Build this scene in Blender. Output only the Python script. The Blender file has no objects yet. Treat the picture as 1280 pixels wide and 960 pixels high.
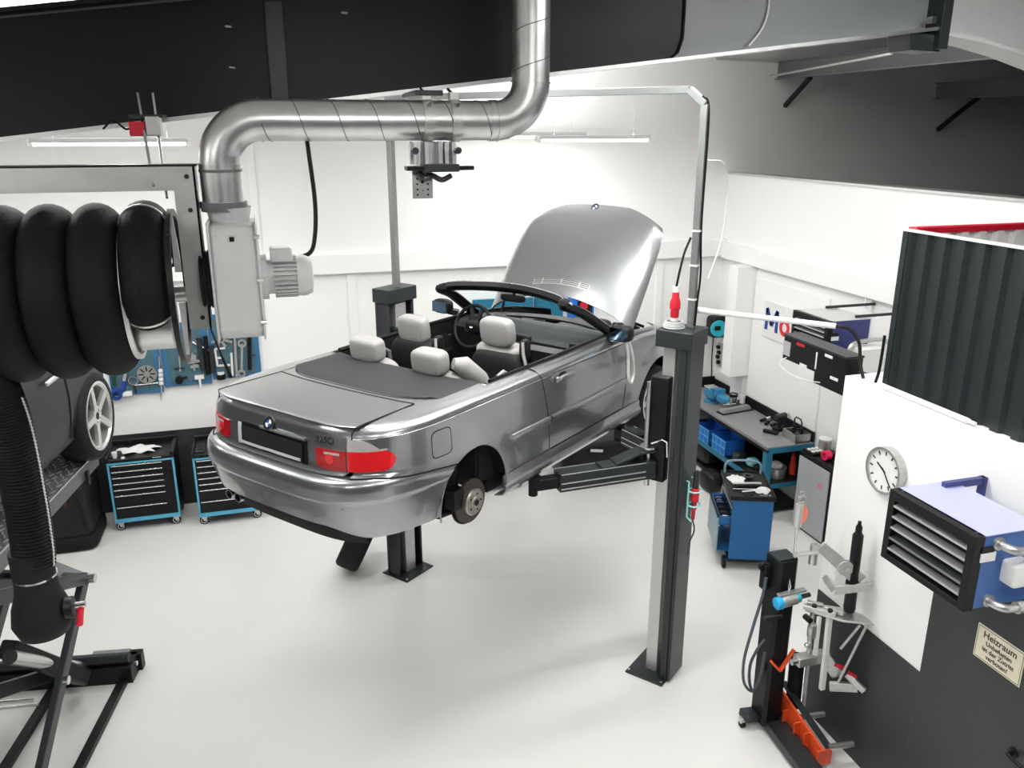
import bpy, bmesh, math, random
from mathutils import Vector as Vec, Matrix, Euler
random.seed(7)
SC = bpy.context.scene
COL = SC.collection
PI = math.pi
def R(d): return math.radians(d)

# ---------------------------------------------------------------- materials
def mat(name, col, rough=.5, metal=0., nscale=30., nvar=.06, bump=0., coat=0., emis=None, estr=0., trans=0., ior=1.45, rvar=.05, bscale=None, spec=.5):
    m = bpy.data.materials.new(name); m.use_nodes = True
    nt = m.node_tree; N = nt.nodes; L = nt.links
    b = N['Principled BSDF']
    tc = N.new('ShaderNodeTexCoord'); ns = N.new('ShaderNodeTexNoise')
    ns.inputs['Scale'].default_value = nscale; ns.inputs['Detail'].default_value = 3
    L.new(tc.outputs['Object'], ns.inputs['Vector'])
    mx = N.new('ShaderNodeMix'); mx.data_type = 'RGBA'
    c = list(col) + [1.]
    mx.inputs['A'].default_value = [max(0, x*(1-nvar)) for x in col] + [1]
    mx.inputs['B'].default_value = [min(1, x*(1+nvar)) for x in col] + [1]
    L.new(ns.outputs['Fac'], mx.inputs['Factor']); L.new(mx.outputs['Result'], b.inputs['Base Color'])
    mr = N.new('ShaderNodeMapRange')
    mr.inputs['To Min'].default_value = max(.02, rough-rvar); mr.inputs['To Max'].default_value = min(1, rough+rvar)
    L.new(ns.outputs['Fac'], mr.inputs['Value']); L.new(mr.outputs['Result'], b.inputs['Roughness'])
    b.inputs['Metallic'].default_value = metal
    b.inputs['IOR'].default_value = ior
    b.inputs['Specular IOR Level'].default_value = spec
    b.inputs['Coat Weight'].default_value = coat; b.inputs['Coat Roughness'].default_value = .04
    b.inputs['Transmission Weight'].default_value = trans
    if emis: b.inputs['Emission Color'].default_value = list(emis)+[1]; b.inputs['Emission Strength'].default_value = estr
    if bump:
        n2 = N.new('ShaderNodeTexNoise'); n2.inputs['Scale'].default_value = bscale or nscale*4
        L.new(tc.outputs['Object'], n2.inputs['Vector'])
        bp_ = N.new('ShaderNodeBump'); bp_.inputs['Strength'].default_value = bump; bp_.inputs['Distance'].default_value = .01
        L.new(n2.outputs['Fac'], bp_.inputs['Height']); L.new(bp_.outputs['Normal'], b.inputs['Normal'])
    return m

# ---------------------------------------------------------------- mesh builder
def frame(d):
    d = Vec(d).normalized()
    a = Vec((0,0,1)) if abs(d.z) < .9 else Vec((1,0,0))
    u = d.cross(a).normalized(); v = d.cross(u).normalized()
    return d, u, v

class MB:
    def __init__(s): s.v=[]; s.f=[]; s.m=[]; s.cur=0
    def mi(s, i): s.cur=i; return s
    def add(s, vs, fs):
        o=len(s.v); s.v += [Vec(x) for x in vs]
        for f in fs: s.f.append([i+o for i in f]); s.m.append(s.cur)
        return s
    def box(s, c, size, rz=0., rot=None, tap=1., tapy=None):
        hx,hy,hz = [k/2 for k in size]; c=Vec(c)
        ty = tap if tapy is None else tapy
        M = Euler(rot).to_matrix() if rot else Matrix.Rotation(rz,3,'Z')
        vs=[]
        for z,kx,ky in ((-hz,1,1),(hz,tap,ty)):
            for x,y in ((-1,-1),(1,-1),(1,1),(-1,1)): vs.append(c+M@Vec((x*hx*kx,y*hy*ky,z)))
        return s.add(vs,[(3,2,1,0),(4,5,6,7),(0,1,5,4),(1,2,6,5),(2,3,7,6),(3,0,4,7)])
    def bb(s, a, b):   # box from min corner to max corner
        a=Vec(a); b=Vec(b); return s.box((a+b)/2, [abs(x) for x in (b-a)])
    def bar(s, p0, p1, w, h, up=(0,0,1)):
        p0=Vec(p0); p1=Vec(p1); d=(p1-p0); d.normalize()
        up=Vec(up)
        if abs(d.dot(up))>.98: up=Vec((1,0,0))
        u=d.cross(up).normalized(); v=u.cross(d).normalized()
        vs=[]
        for p in (p0,p1):
            for a,b in ((-1,-1),(1,-1),(1,1),(-1,1)): vs.append(p+u*(a*w/2)+v*(b*h/2))
        return s.add(vs,[(3,2,1,0),(4,5,6,7),(0,1,5,4),(1,2,6,5),(2,3,7,6),(3,0,4,7)])
    def cyl(s, p0, p1, r0, r1=None, n=20, caps=True):
        r1 = r0 if r1 is None else r1
        p0=Vec(p0); p1=Vec(p1); d,u,v=frame(p1-p0); vs=[]
        for p,r in ((p0,r0),(p1,r1)):
            for i in range(n):
                a=2*PI*i/n; vs.append(p+u*(r*math.cos(a))+v*(r*math.sin(a)))
        fs=[(i,(i+1)%n,n+(i+1)%n,n+i) for i in range(n)]
        if caps: fs += [tuple(range(n-1,-1,-1)), tuple(range(n,2*n))]
        return s.add(vs,fs)
    def pipe(s, p0, p1, ro, ri, n=20):   # hollow ring / tube
        p0=Vec(p0); p1=Vec(p1); d,u,v=frame(p1-p0); vs=[]
        for p,r in ((p0,ro),(p1,ro),(p1,ri),(p0,ri)):
            for i in range(n):
                a=2*PI*i/n; vs.append(p+u*(r*math.cos(a))+v*(r*math.sin(a)))
        fs=[]
        for k in range(4):
            a=k*n; b=((k+1)%4)*n
            fs += [(a+i,a+(i+1)%n,b+(i+1)%n,b+i) for i in range(n)]
        return s.add(vs,fs)
    def tube(s, pts, r, n=10, caps=True, closed=False):
        pts=[Vec(p) for p in pts]; k=len(pts); vs=[]
        rr = r if isinstance(r,(list,tuple)) else [r]*k
        u=None
        for i,p in enumerate(pts):
            if closed: d=pts[(i+1)%k]-pts[i-1]
            else: d=pts[min(i+1,k-1)]-pts[max(i-1,0)]
            d.normalize()
            if u is None: _,u,_=frame(d)
            else:
                u=(u-d*u.dot(d))
                if u.length<1e-6: _,u,_=frame(d)
                u.normalize()
            w=d.cross(u)
            for j in range(n):
                a=2*PI*j/n; vs.append(p+u*(rr[i]*math.cos(a))+w*(rr[i]*math.sin(a)))
        fs=[]
        for i in range(k if closed else k-1):
            a=i*n; b=((i+1)%k)*n
            fs += [(a+j,a+(j+1)%n,b+(j+1)%n,b+j) for j in range(n)]
        if caps and not closed: fs += [tuple(range(n-1,-1,-1)), tuple(range((k-1)*n,k*n))]
        return s.add(vs,fs)
    def lathe(s, prof, origin=(0,0,0), axis=(0,0,1), n=28, ang=2*PI, cap=True):
        o=Vec(origin); d,u,v=frame(axis); vs=[]; full=abs(ang-2*PI)<1e-6; k=n if full else n+1
        for r,z in prof:
            for i in range(k):
                a=ang*i/n; vs.append(o+d*z+u*(r*math.cos(a))+v*(r*math.sin(a)))
        fs=[]
        for j in range(len(prof)-1):
            for i in range(n):
                i2=(i+1)%k if full else i+1
                fs.append((j*k+i,j*k+i2,(j+1)*k+i2,(j+1)*k+i))
        if full and cap:
            if prof[0][0]>1e-5: fs.append(tuple(range(k-1,-1,-1)))
            if prof[-1][0]>1e-5: fs.append(tuple(range((len(prof)-1)*k,len(prof)*k)))
        return s.add(vs,fs)
    def prism(s, poly, ext):
        ext=Vec(ext); n=len(poly); p=[Vec(x) for x in poly]
        vs=p+[x+ext for x in p]
        fs=[tuple(range(n-1,-1,-1)),tuple(range(n,2*n))]+[(i,(i+1)%n,n+(i+1)%n,n+i) for i in range(n)]
        return s.add(vs,fs)
    def ball(s, c, r, n=16, m=10):
        r = r if isinstance(r,(tuple,list)) else (r,r,r); c=Vec(c); vs=[c+Vec((0,0,r[2]))]
        for j in range(1,m):
            t=PI*j/m
            for i in range(n):
                a=2*PI*i/n; vs.append(c+Vec((r[0]*math.sin(t)*math.cos(a),r[1]*math.sin(t)*math.sin(a),r[2]*math.cos(t))))
        vs.append(c-Vec((0,0,r[2]))); L=len(vs)-1
        fs=[(0,1+i,1+(i+1)%n) for i in range(n)]
        for j in range(m-2):
            fs += [(1+j*n+i,1+(j+1)*n+i,1+(j+1)*n+(i+1)%n,1+j*n+(i+1)%n) for i in range(n)]
        fs += [(L,1+(m-2)*n+(i+1)%n,1+(m-2)*n+i) for i in range(n)]
        return s.add(vs,fs)
    def rbox(s, c, size, e=4., n=20, m=12, rot=None):   # superellipsoid cushion
        c=Vec(c); M=Euler(rot).to_matrix() if rot else Matrix.Identity(3); vs=[]
        def p(x): return math.copysign(abs(x)**(2/e),x)
        hx,hy,hz=[k/2 for k in size]
        rows=[]
        for j in range(m+1):
            t=-PI/2+PI*j/m
            for i in range(n):
                a=2*PI*(i+.5)/n
                vs.append(c+M@Vec((hx*p(math.cos(t))*p(math.cos(a)),hy*p(math.cos(t))*p(math.sin(a)),hz*p(math.sin(t)))))
        fs=[]
        for j in range(m):
            fs += [(j*n+i,j*n+(i+1)%n,(j+1)*n+(i+1)%n,(j+1)*n+i) for i in range(n)]
        return s.add(vs,fs)
    def grid(s, fn, nu, nv):
        vs=[fn(i/nu,j/nv) for i in range(nu+1) for j in range(nv+1)]; k=nv+1
        return s.add(vs,[(i*k+j,(i+1)*k+j,(i+1)*k+j+1,i*k+j+1) for i in range(nu) for j in range(nv)])
    def xf(s, M):
        s.v=[M@x for x in s.v]; return s
    def build(s, name, mats, parent=None, smooth=30, bevel=0., solid=0., sub=0, weld=False, world=True, seg=2, ref=None):
        me=bpy.data.meshes.new(name)
        vs=[Vec(x) for x in s.v]
        root=parent
        while root is not None and root.parent is not None: root=root.parent
        loc=None
        if root is not None and world:
            Mi=(Matrix.Translation(root.location)@Euler(root.rotation_euler).to_matrix().to_4x4()).inverted()
            vs=[Mi@x for x in vs]
        if root is None:
            lo=[min(x[i] for x in vs) for i in range(3)]; hi=[max(x[i] for x in vs) for i in range(3)]
            loc=Vec(((lo[0]+hi[0])/2,(lo[1]+hi[1])/2,lo[2])); vs=[x-loc for x in vs]
        me.from_pydata([tuple(x) for x in vs],[],s.f)
        mats = mats if isinstance(mats,(list,tuple)) else [mats]
        for m in mats: me.materials.append(m)
        for p,i in zip(me.polygons,s.m): p.material_index=min(i,len(mats)-1)
        bm=bmesh.new(); bm.from_mesh(me)
        if weld: bmesh.ops.remove_doubles(bm,verts=bm.verts,dist=1e-4)
        bmesh.ops.recalc_face_normals(bm,faces=bm.faces)
        if ref is not None:
            rf=Vec(ref); t_=sum(f.normal.dot(f.calc_center_median()-rf)*f.calc_area() for f in bm.faces)
            if t_<0: bmesh.ops.reverse_faces(bm,faces=bm.faces)
        bm.to_mesh(me); bm.free()
        if smooth:
            for p in me.polygons: p.use_smooth=True
            me.set_sharp_from_angle(angle=R(smooth))
        o=bpy.data.objects.new(name,me); COL.objects.link(o)
        if parent is not None: o.parent=parent
        if loc is not None: o.location=loc
        if solid:
            md=o.modifiers.new('s','SOLIDIFY'); md.thickness=abs(solid); md.offset=-1 if solid>0 else 1
            if smooth:
                md=o.modifiers.new('e','EDGE_SPLIT'); md.split_angle=R(50); md.use_edge_sharp=False
        if bevel:
            md=o.modifiers.new('b','BEVEL'); md.width=bevel; md.segments=seg; md.limit_method='ANGLE'; md.angle_limit=R(40)
        if sub:
            md=o.modifiers.new('u','SUBSURF'); md.levels=sub; md.render_levels=sub
        return o

def tag(o, label, cat, group=None, kind=None):
    o['label']=label; o['category']=cat
    if group: o['group']=group
    if kind: o['kind']=kind
    return o
def thing(name, label, cat, loc, rz=0., group=None):
    o=bpy.data.objects.new(name,None); COL.objects.link(o); o.location=loc; o.rotation_euler=(0,0,rz)
    o.empty_display_size=.1
    return tag(o,label,cat,group)
def single(mb, name, label, cat, mats, group=None, **k):
    return tag(mb.build(name,mats,**k),label,cat,group)
def struct(mb, name, mats, parent=None, **k):
    o=mb.build(name,mats,parent,**k)
    if parent is None: o['kind']='structure'
    return o
def dup(root, loc, rz=None, label=None, group=None):
    r=root.copy(); COL.objects.link(r); r.location=loc
    if rz is not None: r.rotation_euler=(0,0,rz)
    if label: r['label']=label
    if group: r['group']=group
    for ch in list(root.children):
        c=ch.copy(); COL.objects.link(c); c.parent=r
        for g in ch.children:
            d=g.copy(); COL.objects.link(d); d.parent=c
    return r
def arc(c, r, a0, a1, n, ax=(1,0,0), ay=(0,0,1)):
    c=Vec(c); ax=Vec(ax); ay=Vec(ay)
    return [c+ax*(r*math.cos(a0+(a1-a0)*i/n))+ay*(r*math.sin(a0+(a1-a0)*i/n)) for i in range(n+1)]
def spline(pts, k=8):
    P=[Vec(p) for p in pts]; P=[P[0]*2-P[1]]+P+[P[-1]*2-P[-2]]; o=[]
    for i in range(1,len(P)-2):
        for j in range(k):
            t=j/k; a,b,c,d=P[i-1:i+3]
            o.append(.5*((2*b)+(c-a)*t+(2*a-5*b+4*c-d)*t*t+(3*b-a-3*c+d)*t**3))
    return o+[P[-2]]
def lerp(tab, x):
    if x<=tab[0][0]: return tab[0][1:]
    for a,b in zip(tab,tab[1:]):
        if x<=b[0]:
            t=(x-a[0])/(b[0]-a[0]); return tuple(p+(q-p)*t for p,q in zip(a[1:],b[1:]))
    return tab[-1][1:]
def l1(tab,x): return lerp(tab,x)[0]
def text_mb(body, size, origin, ux, uy, depth=.001, align='CENTER', weight=0.):
    """Lettering as mesh geometry laid out along ux (reading direction) and uy (up)."""
    cu=bpy.data.curves.new('t','FONT'); cu.body=body; cu.size=size; cu.align_x=align; cu.align_y='CENTER'; cu.extrude=depth/2; cu.offset=weight
    ob=bpy.data.objects.new('t',cu); COL.objects.link(ob)
    dg=bpy.context.evaluated_depsgraph_get(); me=bpy.data.meshes.new_from_object(ob.evaluated_get(dg))
    ux=Vec(ux).normalized(); uy=Vec(uy).normalized(); uz=ux.cross(uy); o=Vec(origin)
    m=MB(); m.add([o+ux*v.co.x+uy*v.co.y+uz*v.co.z for v in me.vertices],[tuple(p.vertices) for p in me.polygons])
    bpy.data.objects.remove(ob); bpy.data.curves.remove(cu); bpy.data.meshes.remove(me)
    return m

# palette
M={}
M['white']=mat('white_wall_paint',(.86,.86,.85),.6,nscale=3,nvar=.015,bump=.03,bscale=90)
M['darkpaint']=mat('dark_wall_paint',(.026,.031,.031),.45,nscale=3,nvar=.08)
M['floor']=mat('floor_epoxy',(.78,.775,.757),.28,nscale=1.2,nvar=.01,coat=.1,rvar=.0)
M['roof']=mat('roof_insulation',(.80,.80,.79),.8)
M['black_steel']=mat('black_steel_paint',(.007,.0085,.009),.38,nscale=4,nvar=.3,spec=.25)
M['grey_steel']=mat('grey_steel_paint',(.19,.205,.215),.38,nscale=4)
M['galv']=mat('galvanised_steel',(.62,.63,.63),.32,metal=.9,nscale=14,nvar=.16,rvar=.1)
M['conduit']=mat('grey_conduit_steel',(.24,.255,.255),.38,metal=.6)
M['purlin']=mat('dim_purlin_steel',(.13,.132,.132),.45)
M['steel']=mat('bright_steel',(.66,.66,.66),.25,metal=1.)
M['chrome']=mat('chrome',(.85,.85,.85),.08,metal=1.)
M['alu']=mat('aluminium_profile',(.62,.62,.61),.36,metal=.7)
M['ltgrey']=mat('light_grey_paint',(.50,.51,.51),.42)
M['rubber']=mat('black_rubber',(.010,.010,.011),.7,nvar=.3,bump=.05,spec=.25)
M['hose']=mat('hose_rubber',(.006,.006,.0065),.62,nscale=60,nvar=.4,bump=.3,bscale=160,spec=.15)
M['lift']=mat('anthracite_lift_paint',(.018,.023,.025),.38)
M['black']=mat('black_plastic',(.008,.008,.009),.42,nvar=.25,spec=.25)
M['blacksoft']=mat('black_soft_trim',(.012,.013,.013),.6,nvar=.2,spec=.25)
M['void']=mat('black_recess',(.003,.003,.003),.9,nvar=.2)
M['paint']=mat('grey_metallic_car_paint',(.29,.303,.312),.28,metal=.85,nscale=900,nvar=.12,coat=1.)
M['dark_paint']=mat('dark_car_paint',(.010,.012,.013),.4,nscale=600,nvar=.2,coat=.15,spec=.25)
M['tonneau']=mat('grey_tonneau_cover',(.028,.029,.030),.6,nscale=200,nvar=.12,spec=.3)
M['leather']=mat('light_grey_leather',(.28,.276,.27),.5,nscale=80,nvar=.04,bump=.06,bscale=400)
M['leather2']=mat('white_grey_leather',(.66,.66,.64),.45,nscale=80,nvar=.04,bump=.05,bscale=400)
M['dash']=mat('dashboard_grey_green',(.026,.033,.032),.5,nscale=150,nvar=.12)
M['redlens']=mat('red_lamp_lens',(.74,.014,.02),.12,nscale=40,nvar=.12,coat=1.)
M['darkredlens']=mat('dark_red_lamp_lens',(.40,.007,.012),.12,nscale=40,nvar=.2,coat=1.)
M['clearlens']=mat('clear_lamp_lens',(.72,.70,.70),.15,metal=.4,nscale=160,nvar=.35,coat=1.)
M['glass']=mat('windscreen_glass',(.90,.95,.945),.02,trans=1.,ior=1.02,nvar=0.)
M['mirror']=mat('mirror_glass',(.10,.17,.24),.05,metal=1.)
M['disc']=mat('worn_brake_disc',(.10,.085,.075),.5,metal=.7,nscale=25,nvar=.4)
M['hub']=mat('brake_hub',(.36,.33,.30),.4,metal=.8,nscale=60,nvar=.4)
M['rim']=mat('alloy_rim',(.66,.66,.65),.3,metal=.75)
M['teal']=mat('teal_blue_paint',(.015,.15,.25),.4)
M['ltblue']=mat('light_blue_paint',(.09,.40,.58),.4)
M['blue']=mat('blue_paint',(.006,.10,.28),.38)
M['pegblue']=mat('pegboard_blue',(.035,.15,.30),.5)
M['crate']=mat('blue_crate_plastic',(.015,.14,.55),.4)
M['heatblue']=mat('heater_blue_paint',(.045,.12,.33),.42)
M['heatlilac']=mat('heater_blue_lid',(.40,.42,.66),.4)
M['navy']=mat('navy_heater_paint',(.035,.045,.17),.42)
M['red']=mat('red_plastic',(.55,.01,.03),.4)
M['orange']=mat('orange_paint',(.72,.085,.02),.42)
M['peach']=mat('peach_sticker',(.85,.26,.15),.5)
M['pink']=mat('pink_plastic',(.8,.02,.10),.4)
M['cyan']=mat('cyan_plastic',(.02,.40,.48),.4)
M['mint']=mat('mint_plastic',(.30,.68,.66),.5)
M['whitepl']=mat('white_plastic',(.78,.78,.77),.4)
M['paper']=mat('white_paper',(.80,.80,.78),.7)
M['cream']=mat('cream_sign',(.72,.67,.52),.45)
M['ink']=mat('black_ink',(.02,.02,.02),.5)
M['logoblue']=mat('logo_blue',(.015,.05,.26),.4)
M['logored']=mat('logo_red',(.72,.01,.03),.4)
M['greygreen']=mat('corrugated_grey_green',(.013,.019,.0195),.4,nscale=6,nvar=.15)
M['greyboard']=mat('grey_panel',(.40,.41,.42),.4)
M['cast']=mat('cast_metal',(.50,.50,.49),.35,metal=.85,nscale=40,nvar=.25)
M['tube']=mat('fluorescent_tube',(.9,.9,.9),.4,emis=(1,.99,.96),estr=6.)
M['cloth']=mat('white_rag',(.74,.74,.73),.8,bump=.3,bscale=60)
M['bag']=mat('black_tarpaulin',(.016,.016,.016),.33,nscale=10,nvar=.3,bump=.25,bscale=9,spec=.25)
# ================================================================ ROOM
CAM_H=4.4; XH=3.786; XR=5.95; YB=10.0
m=MB().bb((-6,-2,-.1),(14,10.3,0)); struct(m,'floor',M['floor'],smooth=0)
m=MB().bb((-6,YB,0),(14,YB+.25,6.6)); struct(m,'wall_back',M['white'],smooth=0)
m=MB().bb((-6.25,-2,0),(-6,10.25,6)); struct(m,'wall_left',M['white'],smooth=0)
m=MB().bb((14,-2,0),(14.25,10.25,7)); struct(m,'wall_far_right',M['darkpaint'],smooth=0)
m=MB().bb((-6.25,-2.25,0),(14.25,-2,7)); struct(m,'wall_front',M['darkpaint'],smooth=0)
# right partial wall and the slab of the rooms behind it
m=MB().bb((XR,4.63,0),(XR+.22,YB,3.83)); struct(m,'wall_right',M['white'],smooth=0)
m=MB().bb((XR-.015,4.75,3.83),(XR+.235,YB,3.855)); struct(m,'trim_1',M['alu'],smooth=0)
m=MB().bb((XR+.22,-2,3.3),(14,YB,3.45)); struct(m,'ceiling_lower',M['darkpaint'],smooth=0)
# ledge bands
m=MB().bb((-6,YB-.09,2.755),(XR,YB,2.985)); struct(m,'trim_2',M['white'],bevel=.008)
m=MB().bb((XR-.09,4.75,2.735),(XR,YB-.09,2.945)); struct(m,'trim_3',M['white'],bevel=.008)
# pilaster joints on the back wall
for i,(x,z0,z1,w) in enumerate(((-.16,2.985,4.6,.09),(1.0-.13,.0,2.755,.10),(4.95,0,2.755,.10),(3.05,0,2.755,.10))):
    m=MB().bb((x,YB-.03,z0),(x+w,YB,z1)); struct(m,'trim_%d'%(4+i),M['white'],bevel=.005)
# sliding panel, pilaster and casing on the right wall
m=MB().bb((XR-.05,9.18,0),(XR,9.48,2.735)); struct(m,'trim_8',M['white'],bevel=.005)
m=MB().bb((XR-.025,7.65,1.02),(XR,9.12,2.60)); struct(m,'trim_9',M['white'],bevel=.006)
m=MB().bb((XR-.03,6.98,0),(XR,7.12,2.735)); struct(m,'trim_10',M['white'],bevel=.005)
m=MB().bb((-2.3,YB-.008,0),(-.2,YB,.965)); struct(m,'trim_13',M['darkpaint'],smooth=0)
# ceiling, two pitches
zc=lambda x: 4.93+.125*(x+.9)
def roofslab(x0,z0,x1,z1):
    m=MB(); v=[(x0,-2.2,z0),(x1,-2.2,z1),(x1,10.2,z1),(x0,10.2,z0)]
    return m.add(v+[(x,y,z+.1) for x,y,z in v],[(0,1,2,3),(7,6,5,4),(0,4,5,1),(1,5,6,2),(2,6,7,3),(3,7,4,0)])
m=roofslab(-6.2,zc(-6.2),6.1,zc(6.1))
struct(roofslab(6.1,zc(6.1),9,zc(9)),'ceiling_right',M['darkpaint'],smooth=0); struct(roofslab(9,zc(9),14.2,zc(4)),'ceiling_far_right',M['darkpaint'],smooth=0)  # coloured dark to cut the light in the far right corner
struct(m,'ceiling',M['roof'],smooth=0)
# heating room: wall with dark dado, end wall, roof slab, dark door
m=MB().bb((XH,-2,0),(XH+.14,4.628,2.756)); hw=struct(m,'wall_heating_room',M['white'],smooth=0)
m=MB().bb((XH+.14,4.5,0),(XR+.22,4.628,2.756)); struct(m,'wall_heating_room_end',M['white'],smooth=0)
m=MB().bb((XH+.14,-2,2.65),(XR+.22,4.5,2.756)); struct(m,'ceiling_heating_room',M['white'],smooth=0)
m=MB().bb((XH-.006,3.57,0),(XH,4.628,1.07)); struct(m,'trim_11',M['darkpaint'],smooth=0)
d=MB().bb((XH-.02,2.52,.01),(XH,3.57,2.05)); door=struct(d,'door_1',M['darkpaint'],bevel=.004)
m=MB().bb((XH-.012,1.2,0),(XH,2.5,1.07)); struct(m,'trim_12',M['darkpaint'],smooth=0)
h=MB().tube([(XH-.02,2.85,1.065),(XH-.062,2.85,1.065),(XH-.07,2.82,1.065),(XH-.07,2.70,1.058)],.012,8); h.cyl((XH-.02,2.85,1.065),(XH-.03,2.85,1.065),.030); h.build('door_handle',M['black'],door)

# ================================================================ LAMPS
def lamp(x,y,z,L,label,group=None,e=60,rods=True):
    t=thing('fluorescent_lamp',label,'lamp',(x,y,z),0,group)
    MB().bb((-L/2,-.06,.0),(L/2,.06,.035)).build('housing',M['ltgrey'],t,bevel=.006,world=False)
    for sy in (-.028,.028): MB().cyl((-L/2+.03,sy,-.018),(L/2-.03,sy,-.018),.013,n=10).build('tube',M['tube'],t,world=False)
    for sx in (-1,1): MB().bb((sx*L/2-.022,-.055,-.035),(sx*L/2+.022,.055,.03)).build('end_cap',M['whitepl'],t,world=False,bevel=.004)
    top=zc(x)-z
    if rods:
        for sx in (-.36,.36):
            MB().cyl((sx*L,0,.03),(sx*L,0,zc(x+sx*L)-z),.0015,n=6).build('hanger',M['steel'],t,world=False)
    ld=bpy.data.lights.new('tube_light','AREA'); ld.shape='RECTANGLE'; ld.size=L; ld.size_y=.10; ld.energy=e*.40; ld.color=(1,.985,.96)
    lo=bpy.data.objects.new('tube_light',ld); COL.objects.link(lo); lo.parent=t; lo.location=(0,0,-.04)
    l2=ld.copy(); l2.energy=ld.energy*.75; l2.size_y=.16; lu=bpy.data.objects.new('tube_uplight',l2); COL.objects.link(lu); lu.parent=t; lu.location=(0,0,.04); lu.rotation_euler=(PI,0,0)
    return t
lamp(-1.24,8.2,4.29,1.27,'lit tube lamp hanging behind the hose reel frame, at upper left',None,62)
lamp(3.45,8.6,4.30,1.27,'lit tube lamp under the steel beam right of the duct elbow',None,62)
lamp(3.0,9.35,4.33,1.27,'tube lamp by the back wall, peeping out beside the duct elbow',None,50)
# ================================================================ STEEL GIRDER NEAR THE CAMERA
YG=3.65
zb=lambda x: 4.366+.122*(x+.936)
GI=thing('steel_girder','huge dark steel roof beam running across the top of the picture','beam',(1.0,YG,4.36))
def slab(x0,x1,y0,y1,f0,f1,m=None,n=1):   # sloping plate: z from f0(x) to f1(x)
    m=m or MB()
    for k in range(n):
        a=x0+(x1-x0)*k/n; b=x0+(x1-x0)*(k+1)/n
        m.add([(a,y0,f0(a)),(b,y0,f0(b)),(b,y1,f0(b)),(a,y1,f0(a)),(a,y0,f1(a)),(b,y0,f1(b)),(b,y1,f1(b)),(a,y1,f1(a))],[(3,2,1,0),(4,5,6,7),(0,1,5,4),(1,2,6,5),(2,3,7,6),(3,0,4,7)])
    return m
zt=lambda x: zb(x)+.415+.02*max(0,x)
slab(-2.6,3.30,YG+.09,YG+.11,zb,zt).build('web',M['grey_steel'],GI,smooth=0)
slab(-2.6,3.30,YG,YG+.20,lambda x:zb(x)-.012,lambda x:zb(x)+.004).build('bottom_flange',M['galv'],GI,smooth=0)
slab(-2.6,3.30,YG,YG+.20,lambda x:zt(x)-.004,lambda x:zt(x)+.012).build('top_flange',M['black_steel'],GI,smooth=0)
# flat black sheet over the left part of the web with a rounded lower right corner
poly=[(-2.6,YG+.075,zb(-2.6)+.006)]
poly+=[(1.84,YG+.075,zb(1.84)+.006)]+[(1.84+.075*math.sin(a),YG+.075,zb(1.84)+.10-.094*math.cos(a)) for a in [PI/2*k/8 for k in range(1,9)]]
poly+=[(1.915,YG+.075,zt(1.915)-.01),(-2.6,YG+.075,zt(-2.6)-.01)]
MB().prism(poly,(0,.012,0)).build('black_web_sheet',M['black_steel'],GI,smooth=0)
MB().bb((.062,YG+.055,zb(.09)+.02),(.135,YG+.075,zt(.09)-.02)).build('stiffener',M['lift'],GI,bevel=.004)
for x,z in ((-.078,4.79),(-.078,4.636),(.38,4.855)): 
    b=MB(); b.cyl((x-.012,YG+.07,z),(x+.012,YG+.06,z-.003),.006,n=8); b.build('bolt',M['steel'],GI)
MB().tube([(1.915,YG+.07,5.12),(1.918,YG+.068,4.9),(1.916,YG+.068,4.80),(1.895,YG+.066,4.74),(1.85,YG+.064,4.705)],.006,6).build('edge_cable',M['black'],GI)
MB().tube(spline([(2.36,YG+.08,5.05),(2.36,YG+.08,4.93),(2.33,YG+.075,4.85),(2.26,YG+.06,4.775)]),.0045,6).build('white_cable',M['whitepl'],GI)
b=MB(); b.bb((3.28,YG-.02,4.78),(3.335,YG+.24,5.38)); b.build('splice_plate',M['lift'],GI,bevel=.003)
b=MB(); b.prism([(3.13,YG+.02,4.855),(3.30,YG+.02,4.85),(3.33,YG+.02,4.77),(3.15,YG+.02,4.775)],(0,.16,0)); b.build('gusset',M['lift'],GI,bevel=.003)
for x,z in ((3.25,4.915),(3.25,4.83)): MB().cyl((x,YG+.04,z),(x,YG-.0,z),.018,n=6).build('hex_bolt',M['steel'],GI)
hb=lambda x: 4.86-.19*max(0,(x-3.42))-.10*max(0,x-3.9)
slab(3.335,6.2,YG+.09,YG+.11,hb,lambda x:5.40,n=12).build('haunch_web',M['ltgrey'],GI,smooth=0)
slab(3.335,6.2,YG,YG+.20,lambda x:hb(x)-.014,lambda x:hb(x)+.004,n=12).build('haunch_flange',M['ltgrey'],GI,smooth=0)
# roof purlins and braces at upper right
def purlin(x,zl,y1,label):
    t=thing('roof_purlin',label,'beam',(x,(YG+y1)/2,zl))
    MB().bb((x-.008,YG+.25,zl),(x+.008,y1,zl+.20)).build('web',M['purlin'],t,smooth=0)
    MB().bb((x-.05,YG+.25,zl-.008),(x+.03,y1,zl+.004)).build('lower_lip',M['conduit'],t,smooth=0)
    MB().bb((x-.05,YG+.25,zl+.196),(x+.03,y1,zl+.208)).build('upper_lip',M['purlin'],t,smooth=0)
purlin(6.55,5.02,9.99,'light metal roof purlin running to the back wall, nearer the steel beam')
purlin(9.1,4.80,9.99,'dim metal roof purlin in the dark corner at far upper right')
for (a,b_),l in ((((6.69,9.98,4.69),(6.58,9.33,5.01)),'black knee brace from back wall up to the lighter roof purlin'),(((9.2,9.98,4.39),(9.1,9.24,4.80)),'black knee brace in the dark corner at far upper right')):
    single(MB().bar(a,b_,.05,.05),'knee_brace',l,'brace',M['black_steel'],bevel=.004)
single(MB().cyl((6.42,9.98,5.05),(5.3,6.4,5.02),.012,n=8),'tie_rod','thin pale diagonal tie rod under the roof beside the steel beam','rod',M['alu'])
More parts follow.
